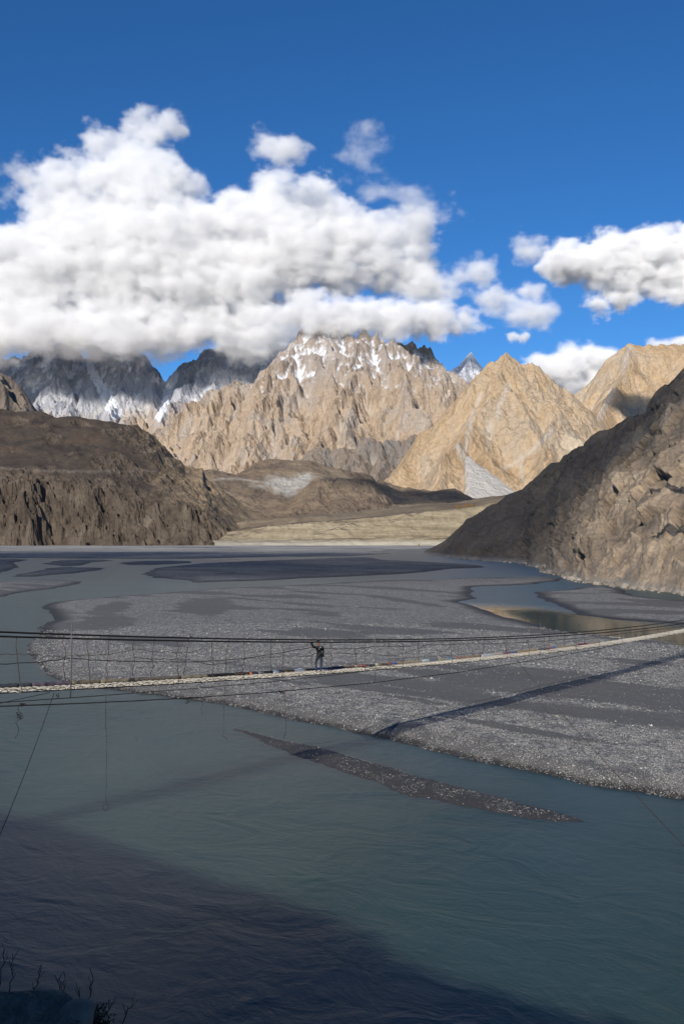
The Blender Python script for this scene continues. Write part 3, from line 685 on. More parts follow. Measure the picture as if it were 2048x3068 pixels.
topf = 1 - 0.55 * smooth(0.85, 1.0, hv)[:, None] * (1 - smooth(1.0, 1.1, hv)[:, None])
ramp_tip = smooth(0, 60, U)
P = P + Nn * (disp * fade * topf * ramp_tip)[..., None]
def right_material():
    t = NT('spur_rock'); p = t.pos()
    fin = t.noise(p, 0.8, 9, 0.68); med = t.noise(t.mapping(p, (0.06, 0.03, 0.05), (0.3, 0.2, 0)), 1, 7, 0.6, 0.6)
    stria = t.noise(t.mapping(p, (0.35, 0.10, 0.9), (0.5, 0.3, 0.4)), 1, 6, 0.6)
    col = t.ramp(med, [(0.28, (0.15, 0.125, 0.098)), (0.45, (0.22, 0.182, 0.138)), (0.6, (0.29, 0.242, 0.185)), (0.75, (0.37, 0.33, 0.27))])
    far = t.ramp(med, [(0.3, (0.085, 0.069, 0.054)), (0.7, (0.145, 0.117, 0.090))])  # darker copy of the rock, cloud shade put into its colour
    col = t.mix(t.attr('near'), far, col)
    cell = t.attr('slab')
    col = t.mix(t.math('MULTIPLY', t.attr('near'), 0.75), col, t.ramp(cell, [(0.0, (0.35, 0.36, 0.38)), (0.5, (0.55, 0.5, 0.45)), (1.0, (0.72, 0.68, 0.62))]), 'OVERLAY')
    shale = t.ramp(t.math('ADD', t.attr('shale'), t.math('MULTIPLY', t.math('SUBTRACT', stria, 0.5), 0.7)), [(0.5, 0.0), (0.62, 1.0)])
    col = t.mix(shale, col, t.ramp(stria, [(0.35, (0.025, 0.024, 0.024)), (0.7, (0.11, 0.10, 0.09))]))
    col = t.mix(0.4, col, t.ramp(stria, [(0.3, 0.3), (0.7, 0.68)]), 'OVERLAY')
    col = t.mix(0.45, col, t.ramp(fin, [(0.3, 0.22), (0.5, 0.5), (0.72, 0.75)]), 'OVERLAY')
    lo = t.math('MULTIPLY', t.math('SUBTRACT', 2.2, t.sepz(p)), 0.6, True)
    col = t.mix(t.math('MULTIPLY', lo, 0.6), col, (0.27, 0.255, 0.225))
    h = t.math('ADD', fin, t.math('MULTIPLY', stria, 0.8))
    return t.pbr(col, 0.92, t.bump(h, 0.9, 0.8), spec=0.2)
M_RIGHT = right_material()
sh1 = np.exp(-(((V - 30 - 9 * np.sin(U / 55) - 5 * fbm2(U / 40, V / 40, 2, 4)) / 3.2) ** 2)) * smooth(330, 380, U)
sh2 = np.exp(-(((V - 62 + (U - 420) * 0.12 - 4 * fbm2(U / 30, V / 40, 2, 6)) / 2.6) ** 2)) * smooth(330, 380, U)
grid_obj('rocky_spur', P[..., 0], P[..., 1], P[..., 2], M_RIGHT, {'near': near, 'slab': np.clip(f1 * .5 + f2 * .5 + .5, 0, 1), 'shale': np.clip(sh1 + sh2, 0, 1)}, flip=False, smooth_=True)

# --- broad ground under everything, to the horizon
t = NT('far_ground'); 
M_GROUND = t.pbr(t.ramp(t.noise(t.pos(), 0.01, 6, 0.6), [(0.3, (0.13, 0.11, 0.09)), (0.7, (0.24, 0.2, 0.15))]), 0.95, spec=0.1)
g = bpy.data.objects.new('ground', mesh_np('ground', [(-40000, -20000, -4), (40000, -20000, -4), (40000, 50000, -4), (-40000, 50000, -4)], [(0, 1, 2, 3)], M_GROUND)); link(g); tag(g, kind='structure')
# ================================================================== the suspension footbridge
BX0, BY0, BM = -1.3, 57.0, 1.28
_n = math.hypot(1, BM); BT = np.array([1 / _n, BM / _n]); BN = np.array([BM / _n, -1 / _n])   # along, and towards the camera
def deck_z(s): return 4.39e-4 * s * s - 0.063652 * s + 6.108
def near_z(s): return 5.52e-4 * s * s - 0.084702 * s + 7.8715
def far_z(s): return 6.15e-4 * s * s - 0.087359 * s + 7.9172
def bp(s, o, z): return np.array([BX0 + s * BT[0] + o * BN[0], BY0 + s * BT[1] + o * BN[1], z])
def bpx(px, py, o=0.0):
    """point of the vertical plane at offset o from the bridge axis, seen at photo pixel; returns (s, world point)"""
    vx = (px - 1024) / FPX; vy = -(py - 1534) / FPX; dy = CP - vy * SP; dz = SP + vy * CP; k = vx / dy
    s = (k * (BY0 + o * BN[1]) - BX0 - o * BN[0]) / (BT[0] - k * BT[1])
    Y = BY0 + s * BT[1] + o * BN[1]
    return s, bp(s, o, CAM_H + dz * Y / dy)
def tube_np(pts, rad, sides=6, closed=False):
    P_ = np.asarray(pts, float); n = len(P_)
    rad = np.broadcast_to(np.asarray(rad, float), (n,))
    T = np.gradient(P_, axis=0); T /= np.linalg.norm(T, axis=1)[:, None] + 1e-12
    ref = np.array([0, 0, 1.0]) if abs(T[:, 2]).mean() < 0.8 else np.array([1.0, 0, 0])
    A = np.cross(T, ref); A /= np.linalg.norm(A, axis=1)[:, None] + 1e-12; B = np.cross(A, T)
    th = np.arange(sides) / sides * 2 * np.pi
    V = P_[:, None] + rad[:, None, None] * (np.cos(th)[None, :, None] * A[:, None] + np.sin(th)[None, :, None] * B[:, None])
    i = np.arange(n * sides).reshape(n, sides); j = np.roll(i, -1, 1)
    F = np.stack([i[:-1], j[:-1], j[1:], i[1:]], -1).reshape(-1, 4)
    V = np.concatenate([V.reshape(-1, 3), P_[[0, -1]]])
    c0 = np.stack([np.full(sides, n * sides), j[0], i[0], np.full(sides, n * sides)], -1)
    c1 = np.stack([np.full(sides, n * sides + 1), i[-1], j[-1], np.full(sides, n * sides + 1)], -1)
    return V, F, (n, sides)
def tube_mesh(name, paths, rad, mat, sides=6):
    Vs, Fs, T3, off = [], [], [], 0
    if not isinstance(paths, list): paths = [paths]
    for q, p in enumerate(paths):
        r = rad[q] if isinstance(rad, list) else rad
        V, F, (n, k) = tube_np(p, r, sides)
        Vs.append(V); Fs += [tuple(f + off) for f in F]
        a = n * k + off
        for i in range(k):
            Fs.append((a, off + (i + 1) % k, off + i)); Fs.append((a + 1, off + (n - 1) * k + i, off + (n - 1) * k + (i + 1) % k))
        off += len(V)
    me = bpy.data.meshes.new(name); me.from_pydata(np.concatenate(Vs).tolist(), [], [tuple(int(x) for x in f) for f in Fs])
    me.polygons.foreach_set('use_smooth', [True] * len(me.polygons)); me.materials.append(mat); me.update()
    return me
def part(name, me, parent, kind=None):
    o = bpy.data.objects.new(name, me); link(o, parent)
    if kind: o['kind'] = kind
    return o
M_CABLE = simple('dark_steel_cable', (0.012, 0.010, 0.009), (0.030, 0.022, 0.018), 8, 0.7, 0.2)
M_WIRE = simple('rusty_wire', (0.030, 0.020, 0.014), (0.075, 0.045, 0.030), 6, 0.8)
M_ROPE = simple('old_black_rope', (0.012, 0.011, 0.011), (0.04, 0.033, 0.028), 9, 0.9)
M_POLE = simple('galvanised_pipe', (0.07, 0.068, 0.066), (0.12, 0.117, 0.115), 10, 0.6, 0.2)
def wood_material():
    t = NT('bleached_plank'); o = t.obj()
    oi = t.n('ObjectInfo')
    gr = t.noise(t.mapping(o, (1.2, 22, 22)), 1, 5, 0.6, 0.5)
    col = t.ramp(gr, [(0.25, (0.42, 0.375, 0.29)), (0.55, (0.60, 0.555, 0.455)), (0.8, (0.70, 0.66, 0.56))])
    col = t.mix(t.ramp(oi.outputs['Random'], [(0.0, 0.0), (0.7, 0.1), (1.0, 0.55)]), col, (0.30, 0.25, 0.19))
    return t.pbr(col, 0.85, t.bump(gr, 0.01), spec=0.2)
M_PLANK = wood_material()
bridge = bpy.data.objects.new('suspension_bridge', None); link(bridge)
tag(bridge, 'long suspension footbridge of pale planks and dark cables crossing the river', 'bridge')
DW = 1.62                                      # plank length
rb = random.Random(3)
# planks: real boards with gaps, laid across
pm = []
for v in range(6):
    bm = bmesh.new()
    L, W_, T_ = DW / 2, 0.078 + 0.008 * (v % 3), 0.012
    for sx in (-1, 1):
        for sy in (-1, 1):
            for sz in (-1, 1):
                bm.verts.new((sx * (L + rb.uniform(-.02, .02)), sy * (W_ + rb.uniform(-.012, .012)), sz * T_))
    bm.verts.ensure_lookup_table(); q = bm.verts
    for f in ((0, 1, 3, 2), (4, 6, 7, 5), (0, 4, 5, 1), (2, 3, 7, 6), (0, 2, 6, 4), (1, 5, 7, 3)): bm.faces.new([q[i] for i in f])
    bmesh.ops.recalc_face_normals(bm, faces=bm.faces); bmesh.ops.bevel(bm, geom=list(bm.edges), offset=0.004, segments=1, affect='EDGES')
    me = bpy.data.meshes.new('plank'); bm.to_mesh(me); bm.free(); me.materials.append(M_PLANK); pm.append(me)
ang = math.atan2(BN[1], BN[0])
def plank_matrix(s):
    slope = (deck_z(s + .1) - deck_z(s - .1)) / .2
    m = Matrix.Translation(Vector(bp(s, rb.uniform(-.05, .05), deck_z(s) + 0.026 + rb.uniform(-.006, .006)))) @ Matrix.Rotation(ang + rb.uniform(-.035, .035), 4, 'Z') @ Matrix.Rotation(math.atan(slope) + rb.uniform(-.02, .02), 4, 'X') @ Matrix.Rotation(rb.uniform(-.012, .012), 4, 'Y')
    return m
PITCHP = 0.355
S0, S1 = -34.0, 128.0
sI, sJ = -25.5, 66.5
k = 0
s = sI
while s < sJ:
    if not (rb.random() < 0.03):
        o = bpy.data.objects.new('plank', pm[k % 6]); link(o, bridge); o.matrix_local = plank_matrix(s)
    k += 1; s += PITCHP
bm = bmesh.new()                              # the boards farther along, off to both sides
for a, b in ((S0, sI - .1), (sJ + .1, S1)):
    s = a
    while s < b:
        n0 = len(bm.verts); bm.from_mesh(pm[k % 6]); bm.verts.ensure_lookup_table(); mt = plank_matrix(s)
        for v in bm.verts[n0:]: v.co = mt @ v.co
        k += 1; s += PITCHP
me = bpy.data.meshes.new('far_planks'); bm.to_mesh(me); bm.free(); me.materials.append(M_PLANK)
part('far_planks', me, bridge, 'stuff')
ss = np.linspace(S0, S1, 220)
def along(o, zf, dz=0.0): return np.array([bp(s, o, zf(s) + dz) for s in ss])
for o in (-0.70, -0.25, 0.25, 0.70):
    part('deck_cable', tube_mesh('deck_cable', along(o, deck_z, -0.012), 0.025, M_CABLE), bridge)
part('handrail_cable', tube_mesh('handrail_cable', along(0.66, near_z), 0.040, M_CABLE, 8), bridge)
part('handrail_cable', tube_mesh('handrail_cable', along(-0.66, far_z), 0.040, M_CABLE, 8), bridge)
# rags and sheathing wound round the far edge cable
RAGS = [(-25, -19.3, (0.035, 0.045, 0.06)), (-19.3, -15.2, (0.12, 0.085, 0.11)), (-15.2, -9.0, (0.11, 0.09, 0.065)), (-9.0, -6.4, (0.17, 0.14, 0.1)), (-6.4, -4.9, (0.02, 0.02, 0.022)), (-4.9, -2.2, (0.055, 0.04, 0.03)), (-2.2, -1.95, (0.6, 0.16, 0.06)),
        (-5.4, -5.39, (0, 0, 0)), (-1.95, -1.2, (0.05, 0.055, 0.075)), (-1.2, -0.5, (0.13, 0.12, 0.12)), (-0.5, 0.3, (0.025, 0.03, 0.045)), (0.3, 1.2, (0.6, 0.6, 0.58))]
seq = [(800, 816, (0.03, 0.03, 0.035)), (816, 834, (0.62, 0.62, 0.6)), (834, 850, (0.05, 0.05, 0.06)), (850, 880, (0.14, 0.1, 0.07)), (880, 913, (0.66, 0.66, 0.64)), (913, 936, (0.11, 0.08, 0.055)), (936, 975, (0.05, 0.06, 0.19)), (975, 1015, (0.035, 0.04, 0.07)), (1015, 1030, (0.05, 0.055, 0.06)),
       (1030, 1060, (0.17, 0.10, 0.065)), (1060, 1075, (0.32, 0.22, 0.15)), (1075, 1098, (0.28, 0.11, 0.08)), (1098, 1122, (0.07, 0.07, 0.075)), (1122, 1134, (0.45, 0.43, 0.26)), (1134, 1160, (0.12, 0.09, 0.07)), (1160, 1173, (0.22, 0.08, 0.05)), (1173, 1187, (0.06, 0.12, 0.3)), (1187, 1262, (0.3, 0.23, 0.15)),
       (1262, 1283, (0.42, 0.48, 0.46)), (1283, 1310, (0.13, 0.15, 0.17)), (1310, 1335, (0.3, 0.26, 0.19)), (1335, 1357, (0.12, 0.22, 0.28)), (1357, 1395, (0.26, 0.15, 0.11)), (1395, 1440, (0.24, 0.17, 0.10)), (1440, 1475, (0.42, 0.45, 0.47)), (1475, 1505, (0.36, 0.33, 0.27)), (1505, 1525, (0.2, 0.08, 0.13)), (1525, 1550, (0.1, 0.12, 0.2)),
       (1550, 1610, (0.28, 0.2, 0.11)), (1610, 1640, (0.09, 0.09, 0.1)), (1640, 1652, (0.3, 0.07, 0.05)), (1652, 1662, (0.06, 0.11, 0.32)), (1662, 1725, (0.24, 0.21, 0.14)), (1730, 1757, (0.12, 0.03, 0.05)), (1757, 1790, (0.25, 0.2, 0.16))]
lseq = [(-60, 55, (0.045, 0.052, 0.058)), (55, 95, (0.05, 0.057, 0.066)), (95, 212, (0.10, 0.078, 0.098)), (212, 300, (0.15, 0.125, 0.085)), (300, 400, (0.19, 0.16, 0.11)), (400, 540, (0.13, 0.11, 0.085)), (540, 620, (0.2, 0.17, 0.12)), (620, 700, (0.016, 0.016, 0.018)), (700, 745, (0.055, 0.042, 0.032)), (745, 753, (0.65, 0.17, 0.07)), (753, 772, (0.04, 0.045, 0.06)), (772, 788, (0.2, 0.19, 0.19)), (788, 800, (0.03, 0.033, 0.045))]
_ragm = {}
for a, b, c in lseq + seq:
    if c not in _ragm: _ragm[c] = simple('rag_cloth', tuple(x * 0.7 for x in c), tuple(min(1, x * 1.35) for x in c), 14, 0.95, bump=0.02)
    s0 = bpx(a, interp([(0, 2060), (400, 2044), (800, 2016), (1200, 1990), (1660, 1945), (2048, 1884)], a), -0.74)[0]; s1 = bpx(b, interp([(0, 2060), (400, 2044), (800, 2016), (1200, 1990), (1660, 1945), (2048, 1884)], b), -0.74)[0]
    n = max(5, int((s1 - s0) / 0.10)); sv_ = np.linspace(s0, s1, n)
    rr = (0.075 + 0.03 * np.array([rb.random() for _ in sv_])) * (1.15 if s0 < -5 else 1.0); rr[0] *= .8; rr[-1] *= .8
    part('rag_wrap', tube_mesh('rag_wrap', np.array([bp(q, -0.74 + rb.uniform(-.015, .015), deck_z(q) + 0.09 + rb.uniform(-.015, .015)) for q in sv_]), rr, _ragm[c], 7), bridge)
# wire lashings that arch over the near plank ends
paths = []
s = -25.0
while s < 60:
    w = rb.uniform(.16, .26); h = rb.uniform(.05, .12)
    paths.append(np.array([bp(s + w * math.cos(a) * -1, 0.74 + .05 * math.sin(a), deck_z(s) + 0.03 + h * math.sin(a)) for a in np.linspace(-.3, math.pi + .2, 7)]))
    s += rb.uniform(.38, .6)
part('lashing_wire', tube_mesh('lashing_wire', paths, 0.014, M_ROPE, 4), bridge, 'stuff')
# hangers
def hanger(px, side, kink=0.0):
    o = 0.66 if side > 0 else -0.66
    ry = interp([(0, 1905), (400, 1918), (800, 1924), (1200, 1924), (1612, 1906), (2048, 1868)] if side > 0 else [(0, 1896), (400, 1907), (1024, 1915), (1351, 1913), (1612, 1903), (2048, 1856)], px)
    s0, _ = bpx(px, ry, o)
    zf = near_z if side > 0 else far_z
    top = bp(s0, o, zf(s0)); s1 = s0 + rb.uniform(-.25, .25); bot = bp(s1, 0.74 * side, deck_z(s1) + 0.02)
    n = 7; pts = []
    for i in range(n):
        u = i / (n - 1); p = top * (1 - u) + bot * u
        if 0 < i < n - 1: p = p + np.array([BT[0], BT[1], 0]) * rb.uniform(-.06, .06) * (1 + kink)
        pts.append(p)
    top2 = top + np.array([0, 0, 0.05])
    part('hanger', tube_mesh('hanger', np.array([top2] + pts), 0.017, M_WIRE, 5), bridge)
for px in (-60, 50, 262, 400, 530, 633, 731, 850, 990, 1095, 1205, 1346, 1432, 1510, 1577, 1643, 1720, 1790, 1860, 1930, 2000, 2080): hanger(px, 1, 0.4)
for px in (-20, 192, 330, 465, 566, 685, 812, 930, 1062, 1163, 1253, 1375, 1450, 1518, 1630, 1690, 1750, 1830, 1900, 1970, 2040): hanger(px, -1, 0.6)
# slack wires strung between the hangers
def wire(name, pts, o, rad, mat, wob=0.02, n=6, parent=None):
    P_ = np.array([bpx(a, b, o)[1] for a, b in pts]); out = []
    for i in range(len(P_) - 1):
        for j in range(n):
            out.append(P_[i] + (P_[i + 1] - P_[i]) * j / n + np.array([0, 0, rb.uniform(-wob, wob)]))
    out.append(P_[-1])
    return part(name, tube_mesh(name, np.array(out), rad, mat, 5), parent or bridge)
wire('side_wire', [(-60, 1992), (0, 1990), (110, 1985), (192, 1974), (215, 1973), (330, 1980), (470, 1983), (560, 1983), (640, 1981), (731, 1973), (800, 1962), (925, 1941), (990, 1943), (1062, 1944), (1122, 1937), (1205, 1936), (1270, 1932), (1346, 1931), (1500, 1928), (1640, 1920), (1800, 1905), (2060, 1876)], 0.66, 0.018, M_CABLE)
wire('side_wire', [(-60, 1958), (60, 1961), (130, 1965), (190, 1967), (262, 1962), (330, 1960), (400, 1946), (470, 1954), (560, 1955), (615, 1945)], -0.66, 0.013, M_WIRE, 0.05)
wire('side_wire', [(404, 1970), (460, 1975), (530, 1975), (545, 1979), (566, 1978), (633, 1991), (685, 1985), (731, 1974), (850, 1966), (925, 1966), (940, 1961), (985, 1956), (1062, 1959), (1095, 1956), (1140, 1965), (1183, 1964), (1270, 1936)], -0.66, 0.014, M_WIRE, 0.03)
wire('side_wire', [(1160, 1974), (1300, 1967), (1440, 1957), (1600, 1938), (1760, 1915), (1900, 1893), (2060, 1873)], -0.66, 0.013, M_WIRE, 0.02)
# pipe uprights
for px, y0, y1, pd in ((218, 1866, 2092, -7), (1122, 1883, 2046, 2), (1614, 1864, 1972, 14)):
    a = bpx(px + pd * 0.3, y0, 0.80)[1]; b = bpx(px - 6 if px < 300 else px + 2, y1, 0.80)[1]
    part('upright_pole', tube_mesh('upright_pole', np.array([a, a * .6 + b * .4, a * .3 + b * .7, b]), 0.030 if px < 300 else 0.020, M_POLE, 8), bridge)
# guy cables that run below the deck
wire('guy_cable', [(-200, 2122), (0, 2116), (200, 2109), (400, 2100), (570, 2091), (800, 2075), (1122, 2045), (1160, 2040), (1360, 2016), (1660, 1968), (1800, 1942), (1860, 1930)], 0.95, 0.024, M_CABLE, 0.004)
wire('guy_cable', [(-200, 2112), (0, 2105), (204, 2091), (400, 2077), (600, 2061), (800, 2044), (960, 2027), (1110, 2009)], 0.85, 0.017, M_CABLE, 0.004)
wire('guy_cable', [(-200, 2138), (0, 2107), (150, 2075)], 0.80, 0.014, M_CABLE, 0.004)
def sag_line(a, b, sag, n=24):
    return np.array([a * (1 - u) + b * u - np.array([0, 0, sag * 4 * u * (1 - u)]) for u in np.linspace(0, 1, n)])
A1 = bpx(163, 2075, 0.78)[1]; E1 = at(0, 2485, 31); E1 = A1 + (E1 - A1) * 1.35
part('stay_cable', tube_mesh('stay_cable', sag_line(A1, E1, 0.25), 0.014, M_CABLE, 6), bridge)
A2 = bpx(1542, 1972, 0.80)[1]; E2 = at(2048, 2490, 38.0); E2 = A2 + (E2 - A2) * 1.75
part('stay_cable', tube_mesh('stay_cable', sag_line(A2, E2, 0.6), 0.016, M_WIRE, 6), bridge)
# loose ropes and tangles left hanging from the lower cable
def rope(pts, o, loop=None, rad=0.010):
    P_ = [bpx(a, b, o)[1] for a, b in pts]; out = [P_[0]]
    for i in range(len(P_) - 1):
        for j in range(1, 5): out.append(P_[i] + (P_[i + 1] - P_[i]) * j / 4 + np.array([rb.uniform(-.012, .012), rb.uniform(-.012, .012), 0]))
    part('hanging_rope', tube_mesh('hanging_rope', np.array(out), rad, M_ROPE, 5), bridge)
def tangle(px, py, w, h, o, n, rad=0.012):
    c = bpx(px, py, o)[1]; sc = 43 / FPX * (1 if px < 300 else 1.25); ps = []
    for i in range(n):
        a0 = rb.uniform(0, 6.28); r1 = rb.uniform(.3, 1); cx, cz = rb.gauss(0, .35) * w * sc, rb.gauss(0, .35) * h * sc
        ps.append(np.array([c + np.array([cx + BT[0] * r1 * w * sc * .6 * math.cos(a0 + u), .05 * math.sin(3 * u + i), cz + r1 * h * sc * .6 * math.sin(a0 + u)]) for u in np.linspace(0, rb.uniform(3, 6), 12)]))
    part('rope_tangle', tube_mesh('rope_tangle', ps, rad, M_ROPE, 4), bridge)
rope([(318, 2085), (317, 2170), (321, 2230), (319, 2330), (318, 2405), (324, 2412), (325, 2425), (318, 2430), (310, 2425), (309, 2412), (318, 2406)], 0.85)
rope([(58, 2114), (54, 2126), (67, 2140), (60, 2155), (48, 2165), (57, 2180), (54, 2200), (45, 2213)], 0.95)
rope([(673, 2055), (672, 2090), (671, 2150), (668, 2190), (672, 2197), (664, 2203), (683, 2216)], 0.95)
rope([(853, 2078), (855, 2130), (857, 2190), (847, 2214), (856, 2196), (851, 2216)], 0.95)
rope([(604, 2100), (608, 2112), (601, 2126), (606, 2140)], 0.95)
rope([(1370, 1988), (1372, 2016)], 0.9)
tangle(66, 2112, 16, 6, 0.95, 10); tangle(56, 2146, 10, 12, 0.95, 6); tangle(571, 2091, 12, 4, 0.95, 9); tangle(565, 2100, 14, 8, 0.95, 3); tangle(842, 2073, 15, 6, 0.95, 12); tangle(176, 2082, 10, 9, 0.8, 3)
tangle(1795, 1945, 14, 8, 0.7, 4); tangle(571, 1911, 12, 4, -0.66, 6); tangle(925, 1932, 10, 12, -0.66, 3)
# ================================================================== loose stones on the near bars
def plain_sample(A, x, y):
    q = np.stack([x, y], -1)
    zc = -CAM_H; # project onto the z = 0 plane raster
    ty_ = y; a = (zc * CP - ty_ * SP); b = (zc * SP + ty_ * CP)      # camera-space y and depth
    v = a / b; px = 1024 + x / b * FPX; py = 1534 - v * FPX
    c = np.clip((px - cols[0]) / 7.0, 0, len(cols) - 1.001); r = np.interp(py, rows, np.arange(len(rows))); r = np.clip(r, 0, len(rows) - 1.001)
    ci = c.astype(int); ri = r.astype(int); cf = c - ci; rf = r - ri
    return (A[ri, ci] * (1 - cf) + A[ri, ci + 1] * cf) * (1 - rf) + (A[ri + 1, ci] * (1 - cf) + A[ri + 1, ci + 1] * cf) * rf
rs = np.random.RandomState(12)
NC = 1500000
yy = 46 + 120 * rs.rand(NC) ** 1.5; xx = (rs.rand(NC) * 2 - 1) * 0.40 * yy
sdv = plain_sample(SD, xx, yy); st = plain_sample(stones, xx, yy); zz = plain_sample(Z, xx, yy)
clump = 0.55 + 0.9 * fbm2(xx / 1.6, yy / 1.6, 3, 88)
edge = np.where(sdv < 0.8, 0.8, 1.0)
prob = np.clip(st * 1.25, 0, 1) ** 1.5 * np.clip(clump, 0.05, 1.3) * edge * (0.50 * np.clip(75 / yy, 0.3, 1.2)) + 0.006
onspit = (zz < 0.26) & (yy < 84) & ((xx + yy) * .7071 < 46.8)
shore = (sdv < 2.5) & (yy < 110) & ~onspit
prob = np.where(shore, np.maximum(prob, 0.42 * np.clip(clump + .25, 0.1, 1.3) * np.where(zz < 0.05, 0.6, 1.0)), prob)
prob = np.where(onspit & (zz > 0.01), 0.16 * np.clip(clump, 0.1, 1.3), prob)
spit = np.abs(sdv) < 30
ok = (rs.rand(NC) < prob) & (zz > -0.015) & (sdv > -1.5) & (yy < 150)
xx, yy, zz, st = xx[ok], yy[ok], zz[ok], st[ok]
size = np.exp(rs.normal(math.log(0.030), 0.40, len(xx))) * np.clip(yy / 75, 0.85, 1.5); size = np.clip(size, 0.025, 0.16)
size = np.where((zz < 0.2) & ((xx + yy) * .7071 < 46.8), size * 0.7, size); big = rs.rand(len(xx)) < 0.01; size[big] *= 1.6
ph = (1 + 5 ** .5) / 2
IV = np.array([(-1, ph, 0), (1, ph, 0), (-1, -ph, 0), (1, -ph, 0), (0, -1, ph), (0, 1, ph), (0, -1, -ph), (0, 1, -ph), (ph, 0, -1), (ph, 0, 1), (-ph, 0, -1), (-ph, 0, 1)]) / 1.9
IF = np.array([(0, 11, 5), (0, 5, 1), (0, 1, 7), (0, 7, 10), (0, 10, 11), (1, 5, 9), (5, 11, 4), (11, 10, 2), (10, 7, 6), (7, 1, 8), (3, 9, 4), (3, 4, 2), (3, 2, 6), (3, 6, 8), (3, 8, 9), (4, 9, 5), (2, 4, 11), (6, 2, 10), (8, 6, 7), (9, 8, 1)])
OV = np.array([(1, 0, 0), (0, 1, 0), (-1, 0, 0), (0, -1, 0), (0, 0, 1), (0, 0, -1)]) * 1.1
OF = np.array([(0, 1, 4), (1, 2, 4), (2, 3, 4), (3, 0, 4), (1, 0, 5), (2, 1, 5), (3, 2, 5), (0, 3, 5)])
def scatter(name, xx, yy, zz, size, tone_fn, mat, seed, flat=0.6, sink=0.25, IV_=IV, IF_=IF):
    rs_ = np.random.RandomState(seed); n = len(xx)
    k0 = len(IV_)
    V = np.broadcast_to(IV_, (n, k0, 3)) * (1 + rs_.uniform(-.22, .22, (n, k0, 1)))
    V = V * np.stack([rs_.uniform(.75, 1.35, n), rs_.uniform(.65, 1.0, n), rs_.uniform(flat * .7, flat * 1.3, n)], -1)[:, None] * size[:, None, None]
    a = rs_.rand(n) * 6.283; ca, sa = np.cos(a)[:, None], np.sin(a)[:, None]
    x = V[..., 0] * ca - V[..., 1] * sa; y = V[..., 0] * sa + V[..., 1] * ca
    P_ = np.stack([x + xx[:, None], y + yy[:, None], V[..., 2] + (zz + size * sink)[:, None]], -1)
    F = (IF_[None] + (np.arange(n) * k0)[:, None, None]).reshape(-1, 3)
    tone = np.repeat(tone_fn(rs_, n), k0, 0)
    me = mesh_np(name, P_.reshape(-1, 3), F, mat, {'tone': tone}, smooth_=False)
    o = bpy.data.objects.new(name, me); link(o); return o
t = NT('river_stone'); nz_ = t.noise(t.pos(), 14, 4, 0.6)
tc = t.n('Attribute', attribute_name='tone').outputs['Vector']
M_STONE = t.pbr(t.mix(0.35, tc, t.ramp(nz_, [(0.3, 0.32), (0.7, 0.66)]), 'OVERLAY'), 0.85, t.bump(nz_, 0.02), spec=0.3)
def tones(rs_, n):
    pal = np.array([(0.125, 0.126, 0.126), (0.18, 0.18, 0.178), (0.215, 0.214, 0.21), (0.27, 0.266, 0.258), (0.35, 0.343, 0.33), (0.47, 0.46, 0.44), (0.28, 0.24, 0.185), (0.075, 0.077, 0.082)])
    k_ = rs_.choice(8, n, p=[.21, .23, .2, .15, .08, .03, .03, .07])
    return pal[k_] * rs_.uniform(.85, 1.15, (n, 1))
sto = scatter('gravel', xx, yy, zz, size, tones, M_STONE, 5, IV_=OV, IF_=OF)
tag(sto, 'grey and white river stones strewn over the gravel bar', 'gravel', kind='stuff')
print('stones', len(xx))
br = np.random.RandomState(9); bi = br.rand(420) ** 0.7; bi = (bi * (NS - 1)).astype(int)
bs_ = np.clip(np.exp(br.normal(math.log(0.55), .55, 420)), .2, 2.2); bo = br.rand(420) ** 1.6 * 5 - 1.2
rub = scatter('shore_rubble', B_[bi, 0] - bo * 0.9, B_[bi, 1] + br.uniform(-2, 2, 420), np.full(420, -0.1), bs_, lambda r_, n: np.array([0.23, 0.2, 0.165]) * r_.uniform(.6, 1.3, (n, 1)), M_STONE, 10, flat=0.75, sink=0.2)
tag(rub, 'broken rock rubble along the foot of the right spur', 'rubble', kind='stuff')

# ================================================================== the near bank with the hill behind the camera
gx = np.concatenate([np.arange(-90, -8, 1.0), np.arange(-8, 4, 0.06), np.arange(4, 60, 1.2)])
gy = np.concatenate([np.arange(-70, 0, 1.0), np.arange(0, 6.5, 0.06), np.arange(6.5, 60, 0.8)])
NX, NY = np.meshgrid(gx, gy)
edgeY = np.where(NX < 0, 2.6 - 0.85 * NX, 2.6 - 0.35 * NX) + 0.22 * fbm2(NX / 0.9, NY * 0 + 1.3, 3, 4)
back = (edgeY - NY) * np.where(NX < 0, 0.76, 0.94)
zt = 12.32 - 0.10 * np.exp(-np.abs(back) / .4) + 0.05 * np.clip(back, 0, 4)
hillm = smooth(-3.5, -13, NX + 0.25 * (NY + 5)) 
crest = 19.1 + 1.6 * fbm2(NX / 9, NY / 9, 4, 6) + 0.8 * fbm2(NX / 2.0, NY / 2.0, 3, 9)
ris = np.minimum(12.3 + 0.56 * np.clip(back - 0.8, 0, 100), crest) - 12.3
zt = zt + np.clip(ris, 0, 99) * hillm
zt = np.maximum(zt, 12.3 + 2.85 * np.exp(-((NX + 3.1) ** 2 + (NY + 1.5) ** 2) / 4.5) * (back > 0) * smooth(0.3, 1.8, back))  # unseen mound added behind the camera to shade the corner boulder
